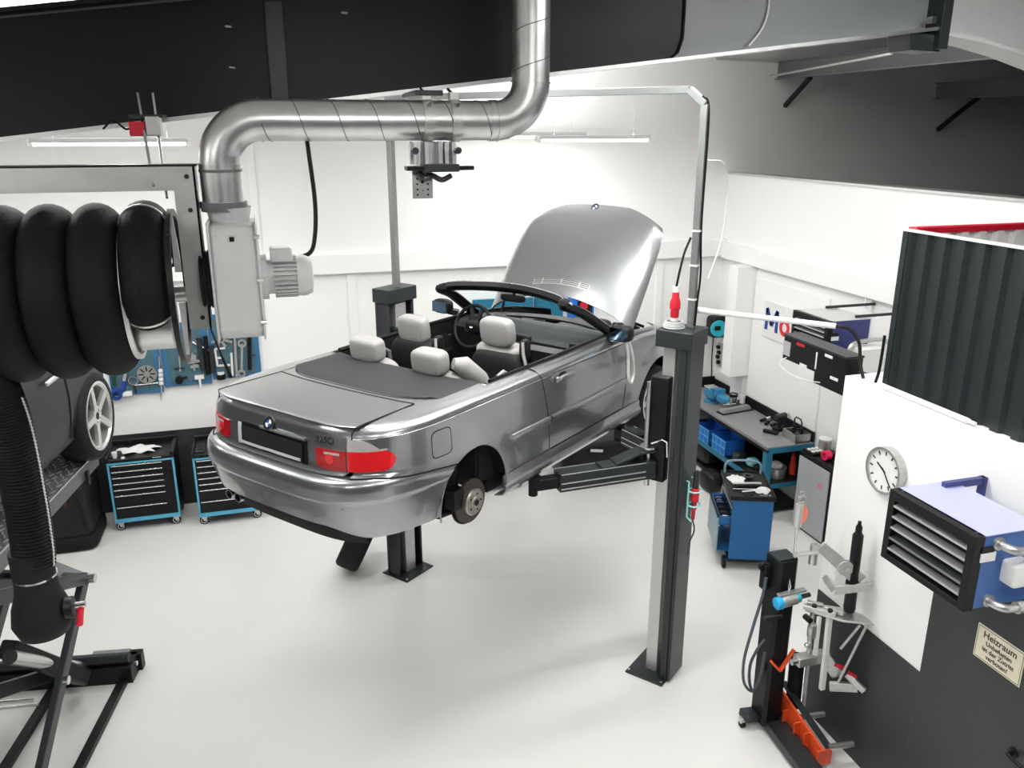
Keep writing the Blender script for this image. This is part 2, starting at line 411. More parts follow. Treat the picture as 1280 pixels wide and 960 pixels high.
single(MB().bar((5.62,9.96,5.25),(6.6,9.96,5.23),.03,.03),'wall_rail','thin pale rail high on the back wall under the steel beam','rail',M['ltgrey'])
# ================================================================ VENTILATION DUCT
YD=3.40; ZD=4.432; RD=.0765
DU=thing('ventilation_duct','galvanised spiral ventilation pipe dropping, running level and bending down to the fan','duct',(.45,YD,4.35))
def spiralpipe(p0,p1,r,pitch,n=40,name='pipe'):
    p0=Vec(p0); p1=Vec(p1); MB().cyl(p0,p1,r,n=n,caps=False).build(name,M['galv'],DU,smooth=60)
    d,u,v=frame(p1-p0); L=(p1-p0).length; k=int(L/pitch*24)
    pts=[p0+d*(L*i/k)+u*((r+.0005)*math.cos(2*PI*i/24))+v*((r+.0005)*math.sin(2*PI*i/24)) for i in range(k+1)]
    MB().tube(pts,.0020,5).build('spiral_seam',M['purlin'],DU,smooth=60)  # dark seam colour stands in for the shadow in the groove
def elbow(c,r,a0,a1,rp,name='elbow',bands=True):
    pts=arc(c,r,a0,a1,16); MB().tube(pts,rp,32,caps=False).build(name,M['galv'],DU,smooth=60)
    if bands:
        for p,q in ((pts[0],pts[1]),(pts[-1],pts[-2])):
            d=(q-p).normalized(); MB().pipe(p-d*.003,p+d*.004,rp+.004,rp-.002,32).build('seam_band',M['galv'],DU,smooth=40)
spiralpipe((.01,YD,ZD),(.93,YD,ZD),RD,.145)
elbow((.01,YD,ZD-.16),.16,PI/2,PI,RD)
MB().cyl((-.15,YD,ZD-.16),(-.15,YD,4.135),RD,RD*1.0,36,False).build('drop_sleeve',M['galv'],DU,smooth=60)
for z,r,h in ((4.255,.079,.01),(4.135,.0875,.022),(4.112,.084,.012)): MB().pipe((-.15,YD,z),(-.15,YD,z-h),r,RD-.004,36).build('clamp_ring',M['purlin'],DU,smooth=40)
elbow((.93,YD,ZD+.15),.15,-PI/2,0,RD+.001)
spiralpipe((1.08,YD,ZD+.15),(1.08,YD,5.25),RD,.145)
MB().pipe((.90,YD,ZD),(.92,YD,ZD),RD+.004,RD-.002,36).build('joint_ring',M['galv'],DU,smooth=40)
# ================================================================ EXTRACTOR FAN
FA=thing('extractor_fan','pale grey extractor fan box with finned electric motor below the bent pipe','fan',(-.12,YD,3.63))
b=MB(); prof=[]
for k in range(33):
    a=2*PI*k/32; prof.append((-.205,YD+.20*math.cos(a)*(1.0),3.84+.205*math.sin(a)))
poly=[(-.205,YD-.19,3.66),(-.205,YD-.16,3.635),(-.205,YD+.16,3.635),(-.205,YD+.20,3.70),(-.205,YD+.20,3.98),(-.205,YD+.13,4.06),(-.205,YD-.17,4.06),(-.205,YD-.19,4.03)]
b.prism(poly,(.165,0,0)); hs=b.build('housing',M['ltgrey'],FA,bevel=.012)
MB().lathe([(.070,0),(.084,.065)],(-.135,YD,4.05),(0,0,1),28,cap=False).build('outlet_neck',M['ltgrey'],FA,smooth=50)
b=MB(); b.bb((-.212,YD-.20,3.63),(-.203,YD+.21,4.075)); b.bb((-.044,YD-.20,3.63),(-.036,YD+.21,4.075)); b.build('flange',M['ltgrey'],FA,bevel=.003)
for z in (3.70,3.86,4.02): MB().cyl((-.05,YD-.203,z),(-.028,YD-.203,z),.008,n=8).build('flange_bolt',M['steel'],FA)
MB().bb((-.135,YD-.193,4.005),(-.118,YD-.19,4.022)).build('rating_plate',M['black'],FA)
b=MB(); b.cyl((-.26,YD,3.84),(-.205,YD,3.84),.105,n=28); 
for k in range(4): b.pipe((-.258+.014*k,YD,3.84),(-.250+.014*k,YD,3.84),.112,.10,28)
b.build('flexible_collar',M['rubber'],FA,smooth=40)
mo=MB().cyl((-.036,YD,3.838),(.135,YD,3.838),.068,n=28).build('motor',M['ltgrey'],FA,smooth=40)
MB().cyl((-.036,YD,3.838),(-.012,YD,3.838),.088,n=28).build('motor_flange',M['ltgrey'],mo,smooth=40)
b=MB()
for k in range(28):
    a=2*PI*k/28; c,s=math.cos(a),math.sin(a); b.bar((.012,YD+.074*c,3.838+.074*s),(.10,YD+.074*c,3.838+.074*s),.004,.020,(0,c,s))
b.build('cooling_fins',M['ltgrey'],mo,smooth=0)
MB().lathe([(.080,0),(.082,.03),(.070,.058),(.05,.062)],(.10,YD,3.838),(1,0,0),28).build('fan_cowl',M['ltgrey'],mo,smooth=50)
MB().box((.045,YD-.02,3.93),(.085,.10,.055)).build('terminal_box',M['ltgrey'],mo,bevel=.008)
single(MB().tube(spline([(.18,3.53,4.40),(.186,3.50,4.30),(.196,3.49,4.12),(.186,3.47,3.99),(.16,3.45,3.92),(.09,3.41,3.905)]),.009,8),'power_cable','black power cable hanging from the pipe to the fan motor','cable',M['black'])
# ================================================================ PIPE BRACKET WITH PERFORATED PLATE
BR=thing('pipe_bracket','steel pipe hanger with two clamps and a perforated plate under the level pipe','bracket',(.68,YD,4.13))
for x in (.645,.757):
    b=MB(); b.pipe((x-.019,YD,ZD),(x+.019,YD,ZD),RD+.006,RD+.001,32); b.bb((x-.017,YD-.02,ZD+RD),(x+.017,YD+.03,ZD+RD+.03)); cl=b.build('pipe_clamp',M['alu'],BR,smooth=40)
    MB().cyl((x,YD-.05,ZD+.062),(x,YD-.082,ZD+.058),.009,n=8).build('clamp_bolt',M['steel'],cl)
    MB().cyl((x,YD,ZD+RD+.02),(x,YD+.10,4.555),.006,n=8).build('threaded_rod',M['steel'],BR)
MB().bb((.60,YD-.03,4.525),(.71,YD+.30,4.545)).build('beam_clip',M['lift'],BR,bevel=.003)
b=MB()
for x in (.60,.635,.69,.715,.745): b.bb((x-.009,YD-.05,4.262),(x+.009,YD+.05,4.352))
b.bb((.58,YD+.03,4.262),(.765,YD+.05,4.352)); b.build('channel_hanger',M['galv'],BR,bevel=.002)
for x in (.585,.757): MB().cyl((x,YD-.045,4.318),(x,YD-.075,4.318),.014,n=8).build('hanger_bolt',M['lift'],BR)
b=MB(); b.bb((.545,YD-.10,4.243),(.815,YD-.03,4.26)); b.build('cross_bar',M['black_steel'],BR,bevel=.002)
MB().bb((.61,YD-.12,4.238),(.75,YD-.03,4.268)).build('centre_block',M['lift'],BR,bevel=.003)
MB().bb((.577,YD-.02,4.13),(.660,YD-.016,4.243)).build('perforated_plate',M['galv'],BR,bevel=.001)
b=MB()
for r in range(5):
    for x in (.597,.640): b.cyl((x,YD-.0205,4.145+.021*r),(x,YD-.0195,4.145+.021*r),.0042,n=8)
b.cyl((.618,YD-.0205,4.195),(.618,YD-.0195,4.195),.006,n=8); b.cyl((.618,YD-.0205,4.162),(.618,YD-.0195,4.162),.003,n=8)
ho=b.build('plate_holes',M['void'],BR,smooth=0); ho['kind']='stuff'
b=MB(); b.tube(spline([(.60,YD-.05,4.235),(.62,YD-.07,4.215),(.65,YD-.06,4.222),(.69,YD-.06,4.205),(.73,YD-.05,4.22)],6),.011,8); b.build('chain',M['lift'],BR)
# ================================================================ EXHAUST HOSE REEL
HR=thing('exhaust_hose_reel','big exhaust hose reel with thick black hose coils hanging at upper left','hose reel',(-.62,YD,3.48))
MB().bb((-2.2,YD-.05,4.182),(-.232,YD-.04,4.272)).build('top_rail',M['alu'],HR,smooth=0)
MB().bb((-2.2,YD-.05,4.268),(-.232,YD+.03,4.276)).build('top_flange',M['lift'],HR,smooth=0)
lg=MB().bb((-.318,YD-.052,3.655),(-.240,YD-.040,4.268)).build('side_leg',M['alu'],HR,smooth=0)
MB().bb((-.246,YD-.052,3.655),(-.238,YD+.03,4.268)).build('leg_flange',M['lift'],lg,smooth=0)
for z in (4.232,4.11,3.70): MB().cyl((-.268,YD-.050,z),(-.268,YD-.056,z),.009,n=8).build('leg_bolt',M['lift'],lg)
AZ=3.815
b=MB(); b.cyl((-1.5,YD,AZ-.03),(-.30,YD,AZ-.03),.030,n=20); b.build('axle',M['galv'],HR)
MB().lathe([(.0,0),(.112,0),(.115,.01),(.115,.17),(.10,.18)],(-.545,YD-.04,3.70),(1,0,0),32).build('drum',M['galv'],HR,smooth=40)
b=MB()
for k in range(3): a=R(90+120*k); b.bar((-1.3,YD+.10*math.cos(a),AZ+.10*math.sin(a)),(-.36,YD+.10*math.cos(a),AZ+.10*math.sin(a)),.05,.02)
b.build('drum_bars',M['galv'],HR)
def ring(x,ro,ri,th,name,m,n=48): return MB().pipe((x-th/2,YD,AZ),(x+th/2,YD,AZ),ro,ri,n).build(name,m,HR,smooth=40)
ring(-.345,.297,.270,.018,'end_hoop',M['black'])
for a in (R(78),R(-78)):
    c,s=math.cos(a),math.sin(a); y=YD-.02; b=MB()
    b.prism([(-.352,y-.0,AZ+.06*s/abs(s)),(-.326,y,AZ+.06*s/abs(s)),(-.337,y,AZ+.275*s/abs(s)),(-.347,y,AZ+.275*s/abs(s))],(0,.01,0))
    b.build('hoop_spoke',M['ltgrey'],HR,smooth=0)
ring(-.508,.268,.250,.016,'drum_rim',M['alu'])
RH=.083; RC=.243
def hring(x,a0,a1,n=60,name='hose_coil',r=RH):
    pts=[Vec((x+.02*(i/n-.5),YD+RC*math.cos(a0+(a1-a0)*i/n),AZ+RC*math.sin(a0+(a1-a0)*i/n))) for i in range(n+1)]
    return MB().tube(pts,r,22,closed=abs(a1-a0-2*PI)<1e-3).build(name,M['hose'],HR,smooth=60)
for x in (-.600,-.757,-.914,-1.071,-1.228): hring(x,0,2*PI)
pts=[Vec((-.437,YD+.235*math.cos(R(15+165*i/40)),AZ+.005+.243*math.sin(R(15+165*i/40)))) for i in range(41)]
pts+= [pts[-1]+Vec((.003,.006,-.03)),pts[-1]+Vec((.01,.03,-.055))]
MB().tube(pts,.083,22).build('hose_coil',M['hose'],HR,smooth=60)
for k in (22,42):
    d=(pts[k]-pts[k-2]).normalized(); MB().pipe(pts[k]-d*.004,pts[k]+d*.004,.087,.08,28).build('hose_clamp',M['alu'],HR,smooth=40)
# hanging end of the hose
hp=[Vec((-1.035,YD-.20,3.86)),Vec((-1.03,YD-.21,3.70)),Vec((-1.005,YD-.10,3.50)),Vec((-1.000,YD-.03,3.3)),Vec((-1.005,YD,3.0)),Vec((-1.010,YD,2.80)),Vec((-1.02,YD,2.70))]
hs=MB(); s0=spline(hp,40); sp_=[s0[0]]
for a_,b_ in zip(s0,s0[1:]):
    while (b_-sp_[-1]).length>.0075: sp_.append(sp_[-1]+(b_-sp_[-1]).normalized()*.0075)
rr=[(.076+.004*(1 if i%2 else -1)) for i in range(len(sp_))]
hs.tube(sp_,rr,22); dh=hs.build('hanging_hose',M['hose'],HR,smooth=80)
b=MB(); b.tube([p+Vec((.074+.004*(i%2),-.02,0)) for i,p in enumerate(sp_) if p.z<3.45],.004,5); b.build('hose_wire',M['ltgrey'],dh)
nz=MB().lathe([(.079,.24),(.079,.10),(.085,.05),(.105,-.01),(.115,-.08),(.095,-.135),(.04,-.15),(0,-.15)],(-1.025,YD,2.54),(0,0,1),32).build('rubber_nozzle',M['rubber'],HR,smooth=60)
MB().pipe((-1.022,YD,2.660),(-1.022,YD,2.668),.081,.076,28).build('nozzle_clamp',M['chrome'],nz)
b=MB(); b.cyl((-.93,YD-.03,2.515),(-.895,YD-.03,2.515),.045,n=20); b.build('nozzle_valve',M['black'],nz,bevel=.005)
b=MB(); b.cyl((-.895,YD-.03,2.52),(-.85,YD-.03,2.52),.013,n=10); b.build('nozzle_handle',M['steel'],nz)
MB().cyl((-.87,YD-.035,2.505),(-.885,YD-.035,2.43),.014,n=10).build('red_grip',M['red'],nz)
# rods and hanger of the reel
RS=thing('reel_suspension','red and grey beam clamp with threaded rods carrying the hose reel frame','bracket',(-.40,3.45,4.15))
b=MB(); b.cyl((-.43,3.60,4.53),(-.385,YD-.055,4.20),.0055,n=8); b.build('threaded_rod',M['steel'],RS)
b=MB(); b.cyl((-.376,3.60,4.53),(-.352,YD+.02,4.15),.0055,n=8); b.build('threaded_rod',M['steel'],RS)
MB().box((-.435,3.53,4.40),(.055,.08,.052)).build('clamp_body',M['red'],RS,bevel=.004)
MB().box((-.378,3.53,4.41),(.05,.09,.07)).build('clamp_jaw',M['alu'],RS,bevel=.004)
MB().bb((-.46,3.50,4.44),(-.34,3.66,4.452)).build('clamp_plate',M['lift'],RS)
b=MB(); b.tube(spline([(-.56,3.55,4.40),(-.52,3.54,4.43),(-.48,3.53,4.40),(-.46,3.53,4.405)]),.004,6); b.build('lead',M['black'],RS)
# ================================================================ CONVERTIBLE ON THE LIFT  (car space: x forward from rear bumper, y left, z up)
CAR=thing('convertible_car','silver grey convertible with open roof and raised bonnet, lifted between the two posts','car',(-.156,4.883,1.782),R(38.4))
def CB(mb,name,mats,parent=None,**k):
    if k.get('solid') and 'ref' not in k: k['ref']=(2.2,0,.45)
    return mb.build(name,mats,parent or CAR,world=False,**k)
A0=1.0; NS=4.0; AF=.95; XF0=3.55
# waterlines: z -> rear x, half width, front x
WL=[(.17,.17,.800,4.30),(.24,.12,.826,4.40),(.30,.085,.842,4.44),(.36,.055,.853,4.46),(.43,.03,.862,4.475),(.50,.010,.869,4.485),(.56,.0,.874,4.488),(.62,.004,.877,4.48),(.66,.02,.878,4.46),
    (.685,.045,.876,4.44),(.70,.082,.875,4.43),(.76,.086,.873,4.42),(.82,.088,.869,4.40),(.87,.094,.864,4.37),(.905,.102,.861,4.34),(.916,.106,.8605,4.33),(.920,.107,.853,4.33),(.935,.114,.847,4.31),(.948,.122,.836,4.29),
    (.960,.132,.816,4.27),(.968,.142,.796,4.25),(.975,.16,.745,4.2),(.982,.18,.645,4.15)]
# arc length table of the rear corner (reference half width)
_T=[]; _s=0; _pp=None
for _i in range(401):
    t=PI/2*_i/400; p=(A0*(1-abs(math.cos(t))**(2/NS)), .86*abs(math.sin(t))**(2/NS))
    if _pp: _s+=math.hypot(p[0]-_pp[0],p[1]-_pp[1])
    _T.append((_s,p[0],p[1])); _pp=p
SQ=_s
_TF=[]; _s=0; _pp=None; NF=2.6
for _i in range(201):
    t=PI/2*_i/200; p=(AF*abs(math.sin(t))**(2/NF), 1-.86/.86+.86*abs(math.cos(t))**(2/NF))
    if _pp: _s+=math.hypot(p[0]-_pp[0],p[1]-_pp[1])
    _TF.append((_s,p[0],p[1])); _pp=p
SF=_s
def qx(x): return SQ+(x-A0) if x>=A0 else min(_T,key=lambda r:abs(r[1]-x))[0]
def qy(y): return min(_T,key=lambda r:abs(r[2]-y))[0]
BELT=[(0,.97),(1.8,.970),(3.05,.965),(3.4,.955),(3.8,.915),(4.1,.86),(4.45,.74)]
def zmap(x,z):
    b=l1(BELT,x)
    return z if z<.6 else .6+(z-.6)*(b-.6)/.37
def P(q,z,off=0.):
    xr,w,xf=lerp(WL,z); a=abs(q)
    if a<=SQ:
        _,x,y=lerp([(0,0,0)],0) if False else (0,)+_lk(_T,a)
        X=xr+x*(A0-xr)/A0; Y=y/.86*w
    elif a<=SQ+XF0-A0: X=A0+(a-SQ); Y=w
    else:
        x,y=_lk(_TF,min(SF,a-SQ-(XF0-A0)))
        X=XF0+x*(xf-XF0)/AF; Y=y/.86*w
    # waist shaping and wheel arch flare
    if True:
        Y*=1-.010*((X-2.35)/1.6)**2
    if z<.86:
        for cx in (1.0,3.715):
            d=math.hypot(X-cx,z-.31)
            if d<.50: Y+=.014*max(0,1-abs(d-.36)/.14)
    zz=zmap(X,z)
    v=Vec((X,Y*(1 if q>=0 else -1),zz))
    if off:
        e=1e-3
        a1=P(q+e,z); a2=P(q-e,z); b1=P(q,min(.981,z+e*4)); b2=P(q,max(.171,z-e*4))
        n=(a1-a2).cross(b1-b2)
        if n.length>1e-12:
            n.normalize()
            if n.y*v.y<0 and abs(v.y)>.3: n=-n
            elif abs(v.y)<=.3 and n.x>0 and X<2: n=-n
            v=v+n*off
    return v
import bisect
def _lk(T,s):
    i=bisect.bisect([r[0] for r in T],s) if False else min(len(T)-1,max(1,int(len(T)*0)))
    lo,hi=0,len(T)-1
    while hi-lo>1:
        k=(lo+hi)//2
        if T[k][0]<=s: lo=k
        else: hi=k
    a,b=T[lo],T[hi]; t=(s-a[0])/max(1e-9,b[0]-a[0]); t=min(1,max(0,t))
    return (a[1]+(b[1]-a[1])*t, a[2]+(b[2]-a[2])*t)
ZR=[r[0] for r in WL]
def panel(q0,q1,lo,hi,nq,nz,side,off=0.,mb=None):
    """q0,q1: functions of v in 0..1; lo,hi: functions of q (positive) giving z."""
    mb=mb or MB()
    f=lambda g: g if callable(g) else (lambda *_: g)
    q0,q1,lo,hi=map(f,(q0,q1,lo,hi))
    def fn(i,j):
        v=j; q=q0(v)+(q1(v)-q0(v))*i
        za,zb=lo(q),hi(q); z=za+(zb-za)*v
        return P(q*side,z,off)
    return mb.grid(fn,nq,nz)
def vcurve(z0,z1,x0,x1):   # x along a door gap as a function of v
    return lambda v: qx(x0+(x1-x0)*v)
def xq(q): return A0+(q-SQ) if q>=SQ else _lk(_T,q)[0]
def arch(cx,cz,r,base):
    def f(q):
        x=xq(q); d=abs(x-cx)
        if d>=r: return base(q) if callable(base) else base
        return max(cz+math.sqrt(r*r-d*d), base(q) if callable(base) else base)
    return f
def bump_top(q):
    x=xq(q); return .683 if x<.18 else .683-.075*min(1,(x-.18)/.62)
def bump_bot(q):
    t=min(1,max(0,(q-.46)/.30)); t=t*t*(3-2*t)
    return .365-.078*t
G=.0025
# rear bumper (wraps round, one piece) : side ends follow the wheel arch
mb=MB()
def bfn(i,j):
    qe0=lambda z: qx(1.0-math.sqrt(max(.01,.352**2-(z-.31)**2)))
    s=2*i-1; v=j
    z_guess=.29+(.62-.29)*v
    q=abs(s)*qe0(z_guess)
    zb,zt=bump_bot(q),bump_top(q)
    if v>.9:
        p=P(math.copysign(q,s),zt,.002); k=(v-.9)/.1
        return p+Vec((.06*max(0,1-q/1.3)*k,-math.copysign(.03,p.y)*k*min(1,abs(p.y)/.3),.006*k))
    z=zb+(zt-zb)*v/.9; t=min(1,max(0,(z-.535)/.022)); return P(math.copysign(q,s),z,.003+.013*t*t*(3-2*t)*min(1,max(0,(zt-z)/.03)))
mb.grid(bfn,120,34); bumper=CB(mb,'rear_bumper',M['paint'],solid=.012,smooth=40)
# bumper crease strip and parking sensors
for q in (-.62,-.25,.25,.62):
    p=P(q,.505,.004); n=(P(q,.505,.02)-p).normalized()
    CB(MB().cyl(p-n*.001,p+n*.004,.011,n=14),'parking_sensor',M['paint'],bumper)
for s in (-1,1):
    mb=MB(); pts=[P(s*(qx(.22)+(qx(.72)-qx(.22))*k/12),.605-.035*k/12,.008) for k in range(13)]
    mb.tube(pts,.006,6); CB(mb,'bumper_rub_strip',M['paint'],bumper)
# black valance under the bumper
mb=MB()
mb.grid(lambda i,j: P((2*i-1)*.70,.21+.18*j,-.012)+Vec((.008,0,0)),24,4)
CB(mb,'diffuser',M['void'],solid=.01)
for y in (.50,.41):
    CB(MB().pipe((.10,y,.30),(.42,y,.30),.034,.029),'exhaust_pipe',M['steel'])
# ------------------------------------------------ rear quarters, doors, wings, sills
DR0,DR1=1.93,1.79    # rear door gap x at sill / belt
DF=3.085; DOORS={}
for s,side in ((-1,'right'),(1,'left')):
    def qlo(q):
        x=xq(q)
        a=arch(1.0,.31,.352,0)(q)
        if x<1.0: return max(bump_top(q)+.004,a)
        return max(.335 if x>1.36 else .25,a)
    inner=.982
    mb=MB()
    # lower + upper quarter
    q0=qy(.632); cols=sorted(set([q0+(qx(.64)-q0)*k/26 for k in range(27)]+[qx(.648+ (1.352-.648)*(.5-.5*math.cos(PI*k/40))) for k in range(41)]+[qx(1.36+.57*k/14) for k in range(15)]))
    rows=40; vs=[]
    zlist=[k/26*.0 for k in range(1)]
    def qz(q,j):
        lo=qlo(q); t=j/rows
        if t<.6: return lo+(.9-lo)*(t/.6)
        return .9+(.982-.9)*((t-.6)/.4)
    for q in cols:
        for j in range(rows+1):
            z=qz(q,j); qq=q
            x=xq(q)
            if x>1.36:   # shear the last columns to the slanted door gap
                xe=DR0+(DR1-DR0)*max(0,(z-.335)/(.97-.335))-G
                qq=qx(1.36+(x-1.36)*(xe-1.36)/.57)
            v=P(qq*s,z)
            if x>1.30 and z>.968: v.y=math.copysign(max(abs(v.y),.745),v.y)
            vs.append(v)
    k=rows+1
    mb.add(vs,[(a*k+b,(a+1)*k+b,(a+1)*k+b+1,a*k+b+1) for a in range(len(cols)-1) for b in range(rows)])
    quarter=CB(mb,'rear_quarter_panel',M['paint'],solid=.004,smooth=35)
    # wheel arch lip and dark liner
    mb=MB(); mb.tube([Vec((1.0+.352*math.cos(a),s*(.868 if True else 0),.31+.352*math.sin(a))) for a in [R(-8)+R(196)*k/30 for k in range(31)]],.006,6)
    CB(mb,'arch_lip',M['paint'],quarter)
    mb=MB(); mb.grid(lambda i,j: Vec((1.0+.37*math.cos(R(4+172*i)),s*(.845-.45*j),.31+.37*math.sin(R(4+172*i)))),26,2); mb.grid(lambda i,j: Vec((1.0+.37*j*math.cos(R(4+172*i)),s*.40,.31+.37*j*math.sin(R(4+172*i)))),26,2)
    # keep only the upper part of the liner
    CB(mb,'wheel_arch_liner',M['black'],quarter)
    if s<0:
        gx,gz=.66,.785
        def patch(hw,hz,off,e):
            b=MB(); n=28; vs=[P(s*qx(gx),gz,off)]
            for i in range(n):
                a=2*PI*i/n; cx=math.copysign(abs(math.cos(a))**(2/e),math.cos(a)); cz=math.copysign(abs(math.sin(a))**(2/e),math.sin(a))
                vs.append(P(s*qx(gx+hw*cx),gz+hz*cz,off))
            b.add(vs,[(0,1+i,1+(i+1)%n) for i in range(n)]); return b
        CB(patch(.098,.088,.0012,5),'fuel_flap_gap',M['void'],quarter)
        CB(patch(.092,.082,.0024,5),'fuel_flap',M['paint'],quarter)
    # door
    def dfn(i,j):
        t=j
        z=.335+.565*(t/.6) if t<.6 else .9+.082*((t-.6)/.4)
        xe=DR0+(DR1-DR0)*max(0,(z-.335)/(.97-.335))+G
        x=xe+(DF-G-xe)*i
        v=P(s*qx(x),z)
        if z>.968: v.y=math.copysign(max(abs(v.y),.745),v.y)
        return v
    door=DOORS[s]=CB(MB().grid(dfn,34,40),'door',M['paint'],solid=.004,smooth=35)
    # door handle with recess
    hz=.868
    b=MB(); b.ball(P(s*qx(2.075),hz,-.004),(.075,.013,.040),16,8); CB(b,'handle_recess',M['black'],door)
    b=MB(); b.rbox(P(s*qx(2.09),hz+.004,.030),(.22,.036,.044),3.2,16,8); b.rbox(P(s*qx(1.985),hz+.002,.018),(.05,.034,.046),3,12,8); CB(b,'door_handle',M['paint'],door)
    # rub moulding (two lengths) 
    for nm,xa,xb,par in (('rub_moulding',1.375,1.885,quarter),('rub_moulding',1.905,3.06,door)):
        b=MB()
        def mf(i,j,xa=xa,xb=xb):
            x=xa+(xb-xa)*i; tp=min(1,i*14 if nm and xa<1.5 else 1)
            prof=[(.562,.001),(.566,.016),(.592,.021),(.610,.015),(.618,.001)][int(round(j*4))]
            return P(s*qx(x),prof[0],.0+prof[1]*max(.1,tp))
        b.grid(mf,30,4); CB(b,nm,M['paint'],par,smooth=50)
    # belt weather strip along the cabin
    b=MB(); pts=[]
    for k in range(25):
        x=1.36+(3.02-1.36)*k/24; pts.append((x,s*(.735-.010*((x-2.2)/.8)**2),.985))
    b.tube(pts,.016,6); CB(b,'belt_strip',M['black'],door if False else None)
    # wing
    def ffn(i,j):
        x=DF+G+(4.35-DF-G)*i
        q=qx(x) if x<XF0 else SQ+(XF0-A0)+ (x-XF0)/(4.35-XF0)*.86
        d=abs(x-3.715); lo=.335
        if d<.352: lo=max(lo,.31+math.sqrt(.352**2-d*d))
        elif x>3.715: lo=.62
        t=j; z=lo+(.9-lo)*(t/.6) if t<.6 else .9+.07*((t-.6)/.4)
        return P(s*q,z)
    wing=CB(MB().grid(ffn,60,30),'front_wing',M['paint'],solid=.004,smooth=35)
    mb=MB(); mb.grid(lambda i,j: Vec((3.715+.37*math.cos(R(2+176*i)),s*(.835-.40*j),.31+.37*math.sin(R(2+176*i)))),26,2); mb.grid(lambda i,j: Vec((3.715+.37*j*math.cos(R(2+176*i)),s*.43,.31+.37*j*math.sin(R(2+176*i)))),26,2); CB(mb,'wheel_arch_liner',M['black'],wing)
    b=MB(); b.bb((3.13,s*.862,.60),(3.17,s*.876,.625)); CB(b,'side_marker',M['clearlens'],wing)
    # sill
    b=MB()
    def sfn(i,j):
        x=1.335+(3.39-1.335)*i
        prof=[(.332,.858),(.30,.857),(.268,.862),(.255,.878),(.225,.876),(.185,.850),(.165,.78)][int(round(j*6))]
        return Vec((x,s*prof[1],prof[0]))
    b.grid(sfn,20,6); CB(b,'sill',M['paint'],solid=.01,smooth=25)
# ------------------------------------------------ boot lid
def topz(x,y): return .972+.028*(1-(y/.8)**2)-(.008*max(0,(.30-x)/.2)**2 if x<.30 else 0)
mb=MB()
ZL=[.692,.72,.76,.80,.84,.87,.895,.915,.93,.942,.952,.964]
NB=40
def blid(i,j):
    s=2*i-1; 
    if j<len(ZL):
        z=ZL[j]; yw=.630 if z>.73 else .59+.04*(z-.692)/.038
        q=s*qy(yw); p=P(q,z,.002)
        if z>.90: p.x-= (z-.90)*.32*(1-abs(s)**10)      # small lip
        return p
    k=j-len(ZL); 
    x0=blid(i,len(ZL)-1).x+.004
    xs=[0,.006,.02,.05,.10,.16,.24,.32,.40,.47][k]
    xe=.635+.075*abs(s)**2.2
    x=x0+(xe-x0)*xs/.47; y=s*(.634-.012*xs/.47)
    z=topz(x,y)
    if k==0: z-=.002
    return Vec((x,y,z))
vs=[blid(i/NB,j) for i in range(NB+1) for j in range(len(ZL)+10)]; k=len(ZL)+10
mb.add(vs,[(a*k+b,(a+1)*k+b,(a+1)*k+b+1,a*k+b+1) for a in range(NB) for b in range(k-1)])
LID=CB(mb,'boot_lid',M['paint'],solid=.004,smooth=35)
def rearp(y,z,off=0): return P(math.copysign(qy(abs(y)),y) if y else 0.,z,off)
# number plate recess, plate, dealer strip
def rpatch(y0,y1,z0,z1,off,n=14,e=None):
    b=MB(); b.grid(lambda i,j: rearp(y0+(y1-y0)*i,z0+(z1-z0)*j,off),n,6); return b
CB(rpatch(-.335,.305,.712,.868,.004),'plate_recess',M['black'],LID)
CB(rpatch(-.30,.262,.722,.845,.009),'number_plate',M['void'],LID,solid=-.004)
CB(rpatch(-.285,.258,.732,.750,.015),'plate_frame_strip',M['ltgrey'],LID,solid=-.003)
CB(rpatch(.268,.303,.722,.862,.007),'plate_surround',M['ltgrey'],LID,solid=-.003)
b=MB(); b.tube([rearp(-.33+.40*i/16,.872,.014) for i in range(17)],.010,8); CB(b,'boot_grip',M['paint'],LID)
# roundel
def roundel(par,c,n,up,r,name='badge'):
    n=Vec(n).normalized(); up=Vec(up); u=up.cross(n).normalized(); up=n.cross(u).normalized(); c=Vec(c)
    b=MB(); b.cyl(c-n*.002,c+n*.004,r,n=28)
    rg=CB(b,name,M['black'],par)
    b=MB(); b.pipe(c,c+n*.005,r*1.04,r*.97,28); b.pipe(c,c+n*.005,r*.66,r*.60,28)
    for k in range(4):
        a0=k*PI/2; pts=[c+n*.0045]+[c+n*.0045+u*(r*.6*math.cos(a0+PI/2*i/8))+up*(r*.6*math.sin(a0+PI/2*i/8)) for i in range(9)]
        b.mi(2 if k%2 else 1); b.add(pts,[tuple(range(10))])
    o=CB(b,'badge_face',[M['chrome'],M['whitepl'],M['logoblue']],rg if rg.parent==CAR else par)
    return o
p=rearp(0,.905,.014); roundel(LID,p,rearp(0,.880,.022)-rearp(0,.880,.002)+Vec((0,0,.006)),(0,0,1),.041)
# model lettering
p=rearp(-.47,.893,.006); nn=(rearp(-.47,.893,.02)-p).normalized(); ux=(rearp(-.55,.893)-rearp(-.40,.893)).normalized()
CB(text_mb('325Ci',.052,p,ux,nn.cross(ux)*1,.003,weight=.001) if (nn.cross(ux)).z>0 else text_mb('325Ci',.052,p,ux,-nn.cross(ux),.003),'model_lettering',M['chrome'],LID,smooth=0)
